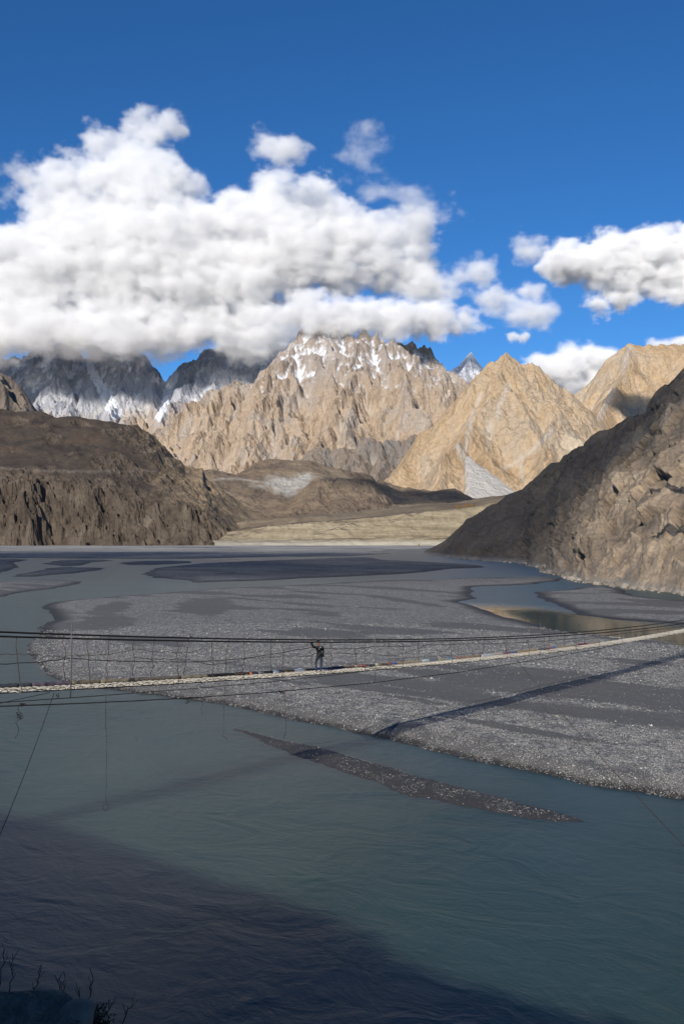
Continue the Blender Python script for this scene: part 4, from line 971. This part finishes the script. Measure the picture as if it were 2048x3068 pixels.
# the bridge anchorage is cut into the slope on the left
out = np.clip(-back, 0, 100)
zz_ = np.where(back >= 0, zt, 12.22 - out * 1.75 - 0.4 * (1 - np.exp(-out * 2)))
zz_ = zz_ + 0.03 * fbm2(NX / 0.25, NY / 0.25, 4, 12) + np.clip(out, 0, 2) * 0.25 * fbm2(NX / 1.5, NY / 1.5, 3, 15)
zz_ = np.where((back < 0) & (zz_ < -1.2), -1.2, zz_)
t = NT('bank_earth'); p = t.pos()
n1 = t.noise(p, 1.5, 8, 0.65); n2 = t.voro(p, 18, out='Color')
ec = t.ramp(n1, [(0.3, (0.06, 0.052, 0.044)), (0.7, (0.14, 0.12, 0.10))])
ec = t.mix(0.5, ec, t.ramp(t.sepz(n2, 0), [(0.0, 0.25), (0.8, 0.5), (1.0, 0.9)]), 'OVERLAY')
M_BANK = t.pbr(ec, 0.95, t.bump(t.math('ADD', n1, t.math('MULTIPLY', t.voro(p, 18), 0.4)), 0.06, 0.8), spec=0.15)
grid_obj('near_bank', NX, NY, zz_, M_BANK)

def rock_mesh(name, dims, seed, mat, sub=3, rough=0.22):
    bm = bmesh.new(); bmesh.ops.create_icosphere(bm, subdivisions=sub, radius=1.0)
    V = np.array([v.co[:] for v in bm.verts])
    n = fbm3(V[:, 0] * 1.1, V[:, 1] * 1.1, V[:, 2] * 1.1, 4, seed)
    rsd = np.random.RandomState(seed); V2 = V * (1 + rough * n)[:, None]
    for _ in range(7):                                   # flat broken faces
        d = rsd.normal(size=3); d /= np.linalg.norm(d); c = rsd.uniform(.55, .85); k_ = V2 @ d
        V2 = V2 - np.clip(k_ - c, 0, 9)[:, None] * d * 0.9
    V2 += V2 * 0.05 * fbm3(V[:, 0] * 5, V[:, 1] * 5, V[:, 2] * 5, 5, seed + 3, 0.65)[:, None]
    for v, q in zip(bm.verts, V2 * np.array(dims)): v.co = q
    me = bpy.data.meshes.new(name); bm.to_mesh(me); bm.free(); me.materials.append(mat)
    return me
M_BOULD = simple('pale_boulder', (0.07, 0.055, 0.042), (0.19, 0.155, 0.12), 14, 0.95, bump=0.08)
M_BOULD2 = simple('warm_stone', (0.12, 0.09, 0.07), (0.2, 0.155, 0.12), 12, 0.9, bump=0.02)
def put(name, me, loc, rot, label, cat, group=None):
    o = bpy.data.objects.new(name, me); link(o); o.location = loc; o.rotation_euler = rot; tag(o, label, cat, group); return o
put('boulder', rock_mesh('boulder', (0.27, 0.16, 0.10), 3, M_BOULD, 5, 0.34), at(58, 3066, 3.2), (0.1, 0.25, -0.35), 'pale flat boulder on the dark bank in the lower left corner', 'rock')
put('boulder', rock_mesh('boulder', (0.075, 0.06, 0.065), 8, M_BOULD2, 3, .12), at(232, 3058, 3.2), (0, 0, 0.4), 'small rounded brown stone beside the shrub at the bank edge', 'rock')
# pebbles on the bank
pr = np.random.RandomState(4); bx_ = pr.uniform(-2.6, -0.5, 900); by_ = pr.uniform(2.4, 4.6, 900)
bz_ = np.array([zz_[np.searchsorted(gy, b), np.searchsorted(gx, a)] for a, b in zip(bx_, by_)])
kp = bz_ > 12.0
bst = scatter('bank_pebbles', bx_[kp], by_[kp], bz_[kp], np.exp(pr.normal(math.log(0.013), .5, kp.sum())), tones, M_STONE, 8)
tag(bst, 'small pebbles lying on the dirt of the near bank', 'gravel', kind='stuff')
# dry stalks and a low dark shrub
M_STALK = simple('dry_stalk', (0.016, 0.012, 0.009), (0.045, 0.032, 0.02), 20, 0.9)
M_LEAF = simple('dark_leaf', (0.020, 0.022, 0.014), (0.05, 0.048, 0.028), 30, 0.8)
def stalk(px0, py0, px1, py1, d, seed, label, tan=False):
    r_ = random.Random(seed); a = at(px0, py0 + 25, d); b = at(px1, py1, d)
    main = np.array([a * (1 - u) + b * u + np.array([r_.uniform(-.006, .006), r_.uniform(-.01, .01), 0]) for u in np.linspace(0, 1, 9)])
    root = bpy.data.objects.new('dry_stalk', None); link(root); root.location = Vector(a)
    tag(root, label, 'plant', 'dry stalks on the near bank')
    part('stem', tube_mesh('stem', main - a, [np.linspace(.0022, .0010, 9)], M_STALK, 5), root)
    for i in range(3, 9):
        dr = np.array([r_.uniform(-1, 1), r_.uniform(-1, 1), r_.uniform(.6, 1.5)]); dr = dr / np.linalg.norm(dr) * r_.uniform(.02, .05)
        part('twig', tube_mesh('twig', np.array([main[i] - a, main[i] - a + dr * .4, main[i] - a + dr * .65 + np.array([0, 0, .006])]), 0.0008, M_STALK, 4), root)
for i, (x0, y0, x1, y1, d, lb) in enumerate([
    (2, 2932, 12, 2846, 3.75, 'dry stalk at the very left edge of the picture'), (33, 2944, 40, 2868, 3.75, 'dry stalk second from the left edge, rising from the dirt'),
    (95, 2968, 122, 2912, 3.6, 'leaning tan stalk above the pale boulder'), (184, 3020, 176, 2940, 3.45, 'upright dark stalk right of the pale boulder, taller of a pair'),
    (198, 3010, 193, 2934, 3.5, 'upright dark stalk close beside its twin, thinner one'), (240, 3022, 241, 2968, 3.45, 'short upright stalk just left of the dark shrub'),
    (262, 2998, 281, 2918, 3.45, 'tall stalk rising behind the dark shrub'), (355, 3062, 402, 2990, 3.3, 'leaning stalk right of the dark shrub'), (322, 3066, 330, 3010, 3.3, 'faint short stalk at the bottom edge right of the shrub')]):
    stalk(x0, y0, x1, y1, d, i + 3, lb)
sc_ = at(272, 3045, 3.3); sh = bpy.data.objects.new('shrub', None); link(sh); sh.location = Vector(sc_); tag(sh, 'low dark leafy shrub on the near bank edge', 'shrub')
r_ = random.Random(5); tw = []; tips = []
for i in range(46):
    dr = np.array([r_.gauss(0, .55), r_.gauss(0, .4), r_.uniform(.2, 1.0)]); dr = dr / np.linalg.norm(dr) * r_.uniform(.04, .085)
    b0 = np.array([r_.uniform(-.02, .02), r_.uniform(-.02, .02), -0.04]); tw.append(np.array([b0, b0 + dr * .5, b0 + dr * 1.0])); tips.append((b0, dr))
part('stems', tube_mesh('stems', tw, 0.0014, M_STALK, 4), sh)
LV = []
for b0, dr in tips:
    for k_ in range(14):
        c = b0 + dr * r_.uniform(.4, 1.05) + np.array([r_.gauss(0, .006) for _ in range(3)])
        d1 = np.array([r_.gauss(0, 1) for _ in range(3)]); d1 /= np.linalg.norm(d1); d2 = np.cross(d1, [r_.gauss(0, 1) for _ in range(3)]); d2 /= np.linalg.norm(d2)
        LV += [c - d1 * .006, c + d2 * .0022, c + d1 * .006, c - d2 * .0022]
part('leaves', mesh_np('leaves', np.array(LV), np.arange(len(LV)).reshape(-1, 4), M_LEAF, None, False), sh, 'stuff')

# ================================================================== the person on the bridge
M_SKIN = simple('skin', (0.16, 0.08, 0.05), (0.22, 0.115, 0.07), 20, 0.6)
M_JACKET = simple('black_jacket', (0.010, 0.010, 0.011), (0.022, 0.022, 0.023), 30, 0.7)
M_JEANS = simple('blue_jeans', (0.016, 0.023, 0.035), (0.032, 0.044, 0.062), 18, 0.9)
M_SHOE = simple('brown_shoe', (0.04, 0.022, 0.016), (0.075, 0.04, 0.03), 20, 0.7)
M_HAIR = simple('black_hair', (0.006, 0.005, 0.005), (0.014, 0.011, 0.01), 60, 0.6)
M_WHITE = simple('white_print', (0.7, 0.7, 0.7), (0.8, 0.8, 0.8), 20, 0.7)
M_YEL = simple('yellow_strap', (0.40, 0.26, 0.01), (0.5, 0.33, 0.02), 20, 0.7)
sF, _ = bpx(954, 2014, 0.12)
FEET = Vector(bp(sF, 0.12, deck_z(sF) + 0.062))
hs_, HANDW = bpx(931, 1923, 0.66); HANDW = bp(hs_, 0.66, near_z(hs_) + 0.04)
HL = Vector(HANDW) - FEET
def person():
    J = {}; E = []
    def v(n, co, r, parent=None):
        J[n] = (Vector(co), r if isinstance(r, tuple) else (r, r))
        if parent: E.append((parent, n))
    v('pelvis', (0.03, 0.0, 0.90), (.165, .125)); v('belly', (0.035, 0.0, 1.06), (.165, .13), 'pelvis'); v('chest', (0.04, 0, 1.27), (.185, .135), 'belly')
    v('collar', (0.015, -.01, 1.42), (.10, .09), 'chest'); v('neck', (-.01, -.025, 1.49), (.058, .058), 'collar'); v('head0', (-.03, -.04, 1.56), (.075, .082), 'neck'); v('head1', (-.045, -.05, 1.64), (.086, .095), 'head0'); v('head2', (-.045, -.045, 1.70), (.066, .075), 'head1')
    v('hipr', (-.055, -.01, .84), .105, 'pelvis'); v('thighr', (-.11, -.05, .66), .092, 'hipr'); v('kneer', (-.15, -.08, .47), .068, 'thighr'); v('calfr', (-.135, -.05, .30), .063, 'kneer'); v('ankler', (-.115, -.03, .10), .046, 'calfr'); v('heelr', (-.115, -.03, .05), .045, 'ankler'); v('toer', (-.165, -.15, .035), .036, 'heelr')
    v('hipl', (.125, .02, .84), .105, 'pelvis'); v('thighl', (.15, .03, .66), .092, 'hipl'); v('kneel', (.15, .03, .47), .068, 'thighl'); v('calfl', (.14, .06, .30), .063, 'kneel'); v('anklel', (.12, .06, .10), .046, 'calfl'); v('heell', (.12, .06, .05), .045, 'anklel'); v('toel', (.075, -.06, .035), .036, 'heell')
    v('shr', (-.135, -.05, 1.39), .085, 'chest'); el = Vector((-.29, -.17, 1.41)); v('elr', el, .058, 'shr')
    wr = HL + (el - HL).normalized() * 0.10; v('wrr', el.lerp(wr, .9), .042, 'elr'); v('palmr', wr.lerp(HL, .55), (.04, .022), 'wrr')
    fw = (HL - wr).normalized(); side = fw.cross(Vector((0, 0, 1))).normalized()
    for k_, (o, L) in enumerate(((-.030, .055), (-.010, .07), (.010, .075), (.028, .065))):
        b = wr.lerp(HL, .8) + side * o
        v('fr%da' % k_, b + fw * L * .35 + Vector((0, 0, .02)), .0095, 'palmr'); v('fr%db' % k_, b + fw * L * .75 + Vector((0, 0, .015)), .0088, 'fr%da' % k_); v('fr%dc' % k_, b + fw * L * .9 + Vector((0, 0, -.03)), .008, 'fr%db' % k_)
    v('thr', wr.lerp(HL, .6) + side * .05 + Vector((0, 0, -.015)), .010, 'palmr'); v('thr2', wr.lerp(HL, .95) + side * .055 + Vector((0, 0, -.045)), .009, 'thr')
    v('shl', (.215, .03, 1.37), .088, 'chest'); v('ell', (.29, .08, 1.11), .062, 'shl'); v('wrl', (.17, -.06, .985), .046, 'ell'); v('palml', (.115, -.115, .955), (.036, .024), 'wrl')
    for k_ in range(4):
        b = Vector((.09, -.14, .93 + .018 * k_)); v('fl%da' % k_, b, .0095, 'palml'); v('fl%db' % k_, b + Vector((-.03, -.012, -.012)), .009, 'fl%da' % k_); v('fl%dc' % k_, b + Vector((-.042, .015, -.02)), .008, 'fl%db' % k_)
    v('thl', (.10, -.12, .99), .010, 'palml'); v('thl2', (.07, -.135, 1.0), .009, 'thl')
    names = list(J); me = bpy.data.meshes.new('person')
    me.from_pydata([tuple(J[n][0]) for n in names], [(names.index(a), names.index(b)) for a, b in E], [])
    ob = bpy.data.objects.new('person', me); link(ob)
    sk = ob.modifiers.new('skin', 'SKIN'); sk.use_smooth_shade = True
    for i, n in enumerate(names): me.skin_vertices[0].data[i].radius = J[n][1]
    me.skin_vertices[0].data[0].use_root = True
    ss_ = ob.modifiers.new('sub', 'SUBSURF'); ss_.levels = 2; ss_.render_levels = 2
    dg = bpy.context.evaluated_depsgraph_get(); m2 = bpy.data.meshes.new_from_object(ob.evaluated_get(dg))
    ob.modifiers.clear(); ob.data = m2; m2.name = 'person'
    for m in (M_JACKET, M_JEANS, M_SKIN, M_SHOE): m2.materials.append(m)
    wv = J['wrr'][0]; wl = J['wrl'][0]
    for pl in m2.polygons:
        c = pl.center; mi = 0
        if c.z > 1.50 and abs(c.x + .03) < .16 and (c - wv).length > .3 or (c.z > 1.46 and (c - J['neck'][0]).length < .085): mi = 2
        if (c - HL).dot(wv - HL) < (wv - HL).length_squared * .95 and (c - HL).length < .3: mi = 2
        if c.z < .87 and mi == 0: mi = 1
        if c.z < .085: mi = 3
        pl.material_index = mi; pl.use_smooth = True
    ob.location = FEET
    return ob, J
per, J = person()
tag(per, 'person in black jacket and blue jeans standing on the bridge, hand on the cable', 'person')
def child_sphere(name, dims, loc, mat, rot=(0, 0, 0), cut=None, sub=3):
    bm = bmesh.new(); bmesh.ops.create_icosphere(bm, subdivisions=sub, radius=1.0)
    if cut: bmesh.ops.delete(bm, geom=[v_ for v_ in bm.verts if cut(v_.co)], context='VERTS')
    for v_ in bm.verts: v_.co = Vector((v_.co.x * dims[0], v_.co.y * dims[1], v_.co.z * dims[2]))
    me = bpy.data.meshes.new(name); bm.to_mesh(me); bm.free(); me.materials.append(mat); me.polygons.foreach_set('use_smooth', [True] * len(me.polygons))
    o = part(name, me, per); o.location = loc; o.rotation_euler = rot; return o
H1 = J['head1'][0]; fc = Vector((-.72, -.69, -.1)).normalized()          # where the face looks
child_sphere('hair', (.098, .108, .085), H1 + Vector((.022, .022, .045)), M_HAIR, (0, 0, -.8), lambda c: c.z < -.35)
sd_ = fc.cross(Vector((0, 0, 1))).normalized()
child_sphere('nose', (.013, .013, .022), H1 + fc * .092 + Vector((0, 0, -.02)), M_SKIN, sub=2)
for q in (-1, 1):
    child_sphere('eye', (.010, .010, .006), H1 + fc * .082 + sd_ * .032 * q + Vector((0, 0, .012)), M_HAIR, sub=2)
    child_sphere('ear', (.018, .018, .030), H1 + sd_ * .088 * q + Vector((.01, .01, -.01)), M_SKIN, sub=2)
child_sphere('mouth', (.022, .010, .006), H1 + fc * .083 + Vector((0, 0, -.058)), M_SHOE, (0, 0, -.8), sub=2)
child_sphere('jacket_hem', (.205, .165, .06), Vector((.035, 0, .885)), M_JACKET)
child_sphere('collar', (.095, .09, .05), Vector((.005, -.01, 1.455)), M_JACKET)
child_sphere('hip_bag', (.075, .07, .10), Vector((.245, .05, .90)), M_JACKET)
child_sphere('chest_badge', (.026, .012, .017), Vector((.03, -.155, 1.295)), M_WHITE, (0, 0, -.3), sub=2)
child_sphere('shoulder_badge', (.02, .014, .028), Vector((.115, -.115, 1.40)), M_WHITE, (0, 0.4, 0), sub=2)
child_sphere('strap', (.013, .010, .07), Vector((.085, -.145, 1.29)), M_YEL, (0, 0, 0), sub=2)

# ================================================================== autumn poplars on the far terrace, a few pixels tall
M_AUT = simple('autumn_leaf', (0.20, 0.10, 0.02), (0.36, 0.20, 0.04), 3, 0.9)
M_TRUNK = simple('poplar_bark', (0.08, 0.06, 0.045), (0.14, 0.11, 0.085), 3, 0.9)
def far_tree(px, py, d, h, seed, label):
    r_ = random.Random(seed); a = at(px, py, d); root = bpy.data.objects.new('poplar_tree', None); link(root); root.location = Vector(a)
    tag(root, label, 'tree', 'autumn trees on the far terrace')
    part('trunk', tube_mesh('trunk', np.array([(0, 0, -1.5), (.05, 0, h * .4), (0, .05, h * .85)]), [np.array([.22, .15, .06])], M_TRUNK, 6), root)
    LV = []
    for k_ in range(260):
        z = r_.uniform(.18, 1.0); w = h * .22 * math.sin(min(1, (1.08 - z) * 1.5) * 1.57) * math.sqrt(r_.random()); an = r_.uniform(0, 6.28)
        c = np.array([math.cos(an) * w, math.sin(an) * w, z * h]); d1 = np.array([r_.gauss(0, 1) for _ in range(3)]); d1 /= np.linalg.norm(d1); d2 = np.cross(d1, [r_.gauss(0, 1) for _ in range(3)]); d2 /= np.linalg.norm(d2)
        q = r_.uniform(.25, .5); LV += [c - d1 * q, c + d2 * q * .7, c + d1 * q, c - d2 * q * .7]
    part('crown', mesh_np('crown', np.array(LV), np.arange(len(LV)).reshape(-1, 4), M_AUT, None, False), root)
rt = random.Random(2)
for i, (px, py) in enumerate([(1366, 1524), (1374, 1523), (1381, 1522), (1389, 1521), (1396, 1521), (1403, 1520), (1411, 1519), (1419, 1518)]):
    far_tree(px, py, TD + 60, rt.uniform(3.0, 4.8), i + 5, 'small orange autumn tree, %s from the left in the row on the far terrace rim' % 'first second third fourth fifth sixth seventh eighth'.split()[i])
for i, (px, py, lb) in enumerate([(1254, 1637, 'small tawny bush at the foot of the pale bluff'), ]):
    far_tree(px, py, TD - 12, 3.0, 40 + i, lb)
# ================================================================== clouds: real volumes of droplets
def cloud_material(name, dens):
    t = NT(name)
    v = t.n('VolumePrincipled'); v.inputs['Color'].default_value = (1, 1, 1, 1); v.inputs['Density'].default_value = dens
    v.inputs['Anisotropy'].default_value = CLOUD_G
    t.t.links.new(v.outputs[0], t.out.inputs['Volume']); return t.m
CLOUD_G = -0.3
def cloud(name, label, lobes, r, voxel, dens, seed, edge=0.75, amp=0.85, nscale=None, thin=0.0, cat='cloud', flat=None, oct_=7):
    """lobes: (px, py, half width px, half height px, distance, half depth m); puffs of radius r fill each lobe"""
    rnd = np.random.RandomState(seed); pts = []
    for (px, py, rx, ry, d, rd) in lobes:
        c = at(px, py, d); ax = np.array([rx * d / FPX, rd, ry * d / FPX])
        ax = np.maximum(ax - r * 0.6, r * 0.15)
        n = int(max(6, min(900, 2.2 * 4.19 * ax.prod() / (r ** 3 * 0.55))))
        q = rnd.normal(size=(n, 3)); q /= np.linalg.norm(q, axis=1)[:, None]; q *= rnd.rand(n, 1) ** (1 / 2.4)
        pts.append(c + q * ax)
    pts = np.concatenate(pts)
    lo = pts.min(0) - r * 1.9; hi = pts.max(0) + r * 1.9
    ctr = (lo + hi) / 2
    me = bpy.data.meshes.new(name); me.from_pydata([tuple(p - ctr) for p in pts], [], [])
    src = bpy.data.objects.new('puff_centres', me)          # vertices only, read by the node tree
    ob = bpy.data.objects.new(name, bpy.data.volumes.new(name)); link(ob); ob.location = ctr
    tag(ob, label, cat)
    ng = bpy.data.node_groups.new(name, 'GeometryNodeTree')
    ng.interface.new_socket('Geometry', in_out='INPUT', socket_type='NodeSocketGeometry')
    ng.interface.new_socket('Geometry', in_out='OUTPUT', socket_type='NodeSocketGeometry')
    N = lambda ty: ng.nodes.new(ty)
    gi, go = N('NodeGroupInput'), N('NodeGroupOutput')
    pos = N('GeometryNodeInputPosition')
    L = ng.links.new
    def mth(op, a, b=0.0, clamp=False):
        m = N('ShaderNodeMath'); m.operation = op; m.use_clamp = clamp
        for s, v in zip(m.inputs, (a, b)):
            if hasattr(v, 'is_output'): L(v, s)
            else: s.default_value = v
        return m.outputs[0]
    def nz(scale, det, rough, off):
        va = N('ShaderNodeVectorMath'); va.operation = 'ADD'; L(pos.outputs[0], va.inputs[0]); va.inputs[1].default_value = (off, off * 1.7, -off)
        vs_ = N('ShaderNodeVectorMath'); vs_.operation = 'MULTIPLY'; L(va.outputs[0], vs_.inputs[0]); vs_.inputs[1].default_value = (0.85, 0.85, 1.35)
        n = N('ShaderNodeTexNoise'); L(vs_.outputs[0], n.inputs['Vector']); n.inputs['Scale'].default_value = scale
        n.inputs['Detail'].default_value = det; n.inputs['Roughness'].default_value = rough
        return n.outputs[0]
    oi = N('GeometryNodeObjectInfo'); oi.transform_space = 'ORIGINAL'; oi.inputs['Object'].default_value = src
    m2p = N('GeometryNodeMeshToPoints'); L(oi.outputs['Geometry'], m2p.inputs[0])
    prox = N('GeometryNodeProximity'); prox.target_element = 'POINTS'; L(m2p.outputs[0], prox.inputs[0])
    dist = prox.outputs['Distance']
    ns = nscale or 1.0 / (r * 1.15)
    n1 = mth('ADD', mth('SUBTRACT', nz(ns, oct_, 0.70, seed * 131.0), 0.5), mth('MULTIPLY', mth('SUBTRACT', nz(ns * 0.35, 3, 0.5, seed * 77.0), 0.5), 0.8))
    f = mth('ADD', mth('SUBTRACT', 1.0, mth('DIVIDE', dist, r)), mth('MULTIPLY', n1, amp * 2.6))
    f = mth('SUBTRACT', f, thin)
    de = mth('DIVIDE', f, edge, True)
    if flat is not None:                      # flattened base
        sp = N('ShaderNodeSeparateXYZ'); L(pos.outputs[0], sp.inputs[0])
        de = mth('MULTIPLY', de, mth('DIVIDE', mth('SUBTRACT', mth('ADD', sp.outputs[2], mth('MULTIPLY', n1, r * 0.8)), flat - ctr[2]), r * 0.5, True))
    vc = N('GeometryNodeVolumeCube'); L(de, vc.inputs['Density'])
    vc.inputs['Min'].default_value = tuple(lo - ctr); vc.inputs['Max'].default_value = tuple(hi - ctr)
    res = np.maximum(4, ((hi - lo) / voxel)).astype(int)
    for k, v in zip(('Resolution X', 'Resolution Y', 'Resolution Z'), res): vc.inputs[k].default_value = int(v)
    sm = N('GeometryNodeSetMaterial'); L(vc.outputs[0], sm.inputs[0]); sm.inputs['Material'].default_value = cloud_material(name + '_droplets', dens)
    L(sm.outputs[0], go.inputs[0])
    md = ob.modifiers.new('cloud', 'NODES'); md.node_group = ng
    return ob

BIG = [  # the bank over the snow peaks
 (60, 860, 230, 190, 6400, 330), (260, 800, 260, 230, 6500, 350), (480, 800, 260, 250, 6500, 380), (700, 790, 250, 210, 6600, 380), (900, 760, 260, 170, 6600, 350),
 (1080, 740, 190, 110, 6650, 280), (200, 600, 150, 120, 6550, 240), (430, 600, 200, 130, 6600, 260), (560, 580, 90, 60, 6600, 140), (880, 590, 140, 100, 6650, 220), (860, 540, 70, 50, 6650, 120),
 (1200, 700, 110, 70, 6700, 200), (1180, 780, 150, 90, 6700, 220), (150, 988, 230, 80, 6200, 280), (420, 985, 260, 85, 6400, 300), (700, 985, 220, 75, 6500, 280), (-150, 850, 200, 230, 6400, 330), (330, 985, 120, 75, 6100, 200), (-60, 1010, 160, 70, 6200, 250), (1260, 840, 90, 60, 6650, 180), 
 (400, 460, 90, 60, 6600, 130), (440, 400, 80, 50, 6600, 110), (430, 365, 40, 24, 6600, 70), (520, 385, 50, 26, 6600, 70), (300, 430, 46, 34, 6600, 80), (90, 540, 40, 28, 6500, 70)]
cloud('cloud', 'huge white cumulus bank hiding the tops of the snowy peaks', BIG, 105, 8.5, 0.0112, 4, edge=0.6, amp=1.35, thin=0.05)
ROLL = [(930, 935, 95, 62, 5250, 130), (1050, 948, 110, 60, 5300, 150), (1180, 960, 110, 60, 5350, 150), (1300, 965, 100, 55, 5480, 140), (1400, 975, 75, 42, 5500, 110)]
cloud('cloud', 'bright rolled cloud resting on the crest of the central massif', ROLL, 70, 7.5, 0.018, 9, edge=0.6, amp=1.15)
cloud('cloud', 'white cumulus cloud cut by the right edge above the mountains', [(1700, 790, 95, 60, 9000, 250), (1830, 780, 120, 75, 9000, 300), (1980, 780, 140, 90, 9000, 320), (2120, 760, 130, 100, 9000, 320), (1860, 860, 110, 60, 9000, 260), (1780, 900, 60, 40, 9000, 160), (2010, 870, 120, 40, 9000, 250)], 115, 13, 0.016, 21, edge=0.6, amp=1.15)
cloud('cloud', 'pale ragged cloud between the big bank and the right cumulus', [(1330, 870, 90, 45, 8000, 180), (1420, 830, 80, 60, 8000, 200), (1490, 880, 90, 45, 8000, 180), (1600, 860, 70, 35, 8000, 160), (1590, 935, 70, 25, 8000, 130), (1440, 800, 40, 30, 8000, 120), (1580, 760, 35, 30, 8000, 90)], 120, 12, 0.009, 25, edge=0.9, thin=0.12, amp=1.6)
cloud('cloud', 'small oval white cloud above the golden pyramid peak', [(1540, 1010, 26, 14, 8000, 60), (1570, 1012, 24, 13, 8000, 60)], 40, 9, 0.025, 27)
cloud('cloud', 'low white cloud behind the saddle between the right peaks', [(1620, 1110, 60, 32, 12000, 300), (1720, 1110, 110, 60, 12000, 400), (1800, 1090, 90, 45, 12000, 350), (1700, 1160, 120, 40, 12000, 350)], 170, 20, 0.014, 31, amp=1.1)
cloud('cloud', 'thin low cloud showing over the right ridge line', [(1980, 1040, 50, 18, 12000, 180), (2060, 1030, 60, 22, 12000, 200)], 90, 20, 0.012, 33, edge=.8)
cloud('cloud', 'small detached puff above the gap in the cloud bank', [(800, 430, 36, 26, 6100, 80), (850, 450, 50, 30, 6100, 100), (780, 405, 20, 16, 6100, 60)], 80, 9, 0.011, 37, edge=0.8, thin=.15, amp=1.6)
cloud('cloud', 'thin wispy shreds of cloud right of the big bank', [(1060, 500, 60, 26, 6300, 110), (1120, 570, 80, 34, 6300, 130), (1200, 600, 60, 26, 6300, 100), (1080, 470, 40, 16, 6300, 80)], 130, 10, 0.0035, 39, edge=0.9, thin=.38, amp=2.2)
cloud('cloud', 'faint small wisp far right of the cloud bank', [(1300, 612, 34, 16, 6300, 70), (1350, 620, 40, 14, 6300, 70)], 95, 9, 0.004, 41, edge=0.9, thin=.38, amp=2.2)
cloud('cloud', 'little faint wisp at the left edge above the bank', [(80, 530, 40, 24, 6200, 80), (0, 585, 24, 14, 6200, 60)], 90, 10, 0.007, 43, edge=0.9, thin=.3, amp=2.0)
# clouds drifting over the valley behind the camera; their shadows lie on the plain and the hills
def lump(name, label, shade_pts, height, dens, seed):
    """a homogeneous cloud whose shadow falls round the given ground points (x, y, z, rx, ry)"""
    bm = bmesh.new()
    for (x, y, z, rx, ry, th) in shade_pts:
        k_ = (height - z) / SUN.z; c = Vector((x, y, z)) + SUN * k_
        m = Matrix.Translation(c) @ Matrix.Diagonal((rx, ry, th, 1))
        bmesh.ops.create_icosphere(bm, subdivisions=4, radius=1.0, matrix=m)
    me = bpy.data.meshes.new(name); bm.to_mesh(me); bm.free()
    V = np.array([v.co[:] for v in me.vertices])
    n = fbm3(V[:, 0] / 130, V[:, 1] / 130, V[:, 2] / 90, 5, seed)
    N_ = np.array([v.normal[:] for v in me.vertices]); V = V + N_ * (n * 38)[:, None]
    me.vertices.foreach_set('co', V.ravel().astype(np.float32)); me.update()
    t = NT(name + '_vapour'); v = t.n('VolumeScatter'); v.inputs['Density'].default_value = dens; v.inputs['Anisotropy'].default_value = 0.2
    t.t.links.new(v.outputs[0], t.out.inputs['Volume']); me.materials.append(t.m)
    o = bpy.data.objects.new(name, me); link(o); tag(o, label, 'cloud'); return o

lump('cloud', 'white cloud above the valley behind the viewer, left of the sun', [(-330, 520, 0, 150, 200, 55), (-170, 540, 0, 150, 210, 60), (-10, 500, 0, 140, 190, 60), (110, 560, 30, 120, 170, 55), (120, 680, 40, 90, 110, 45)], 900, 0.0085, 3)
lump('cloud', 'white cloud high above the valley behind the viewer', [(110, 1900, 80, 150, 170, 50), (230, 1980, 70, 110, 140, 45)], 1300, 0.012, 6)
lump('cloud', 'white cloud above the near mountainside behind the viewer', [(1330, 4350, 520, 170, 230, 60), (1450, 4300, 420, 150, 230, 60)], 1900, 0.014, 8)
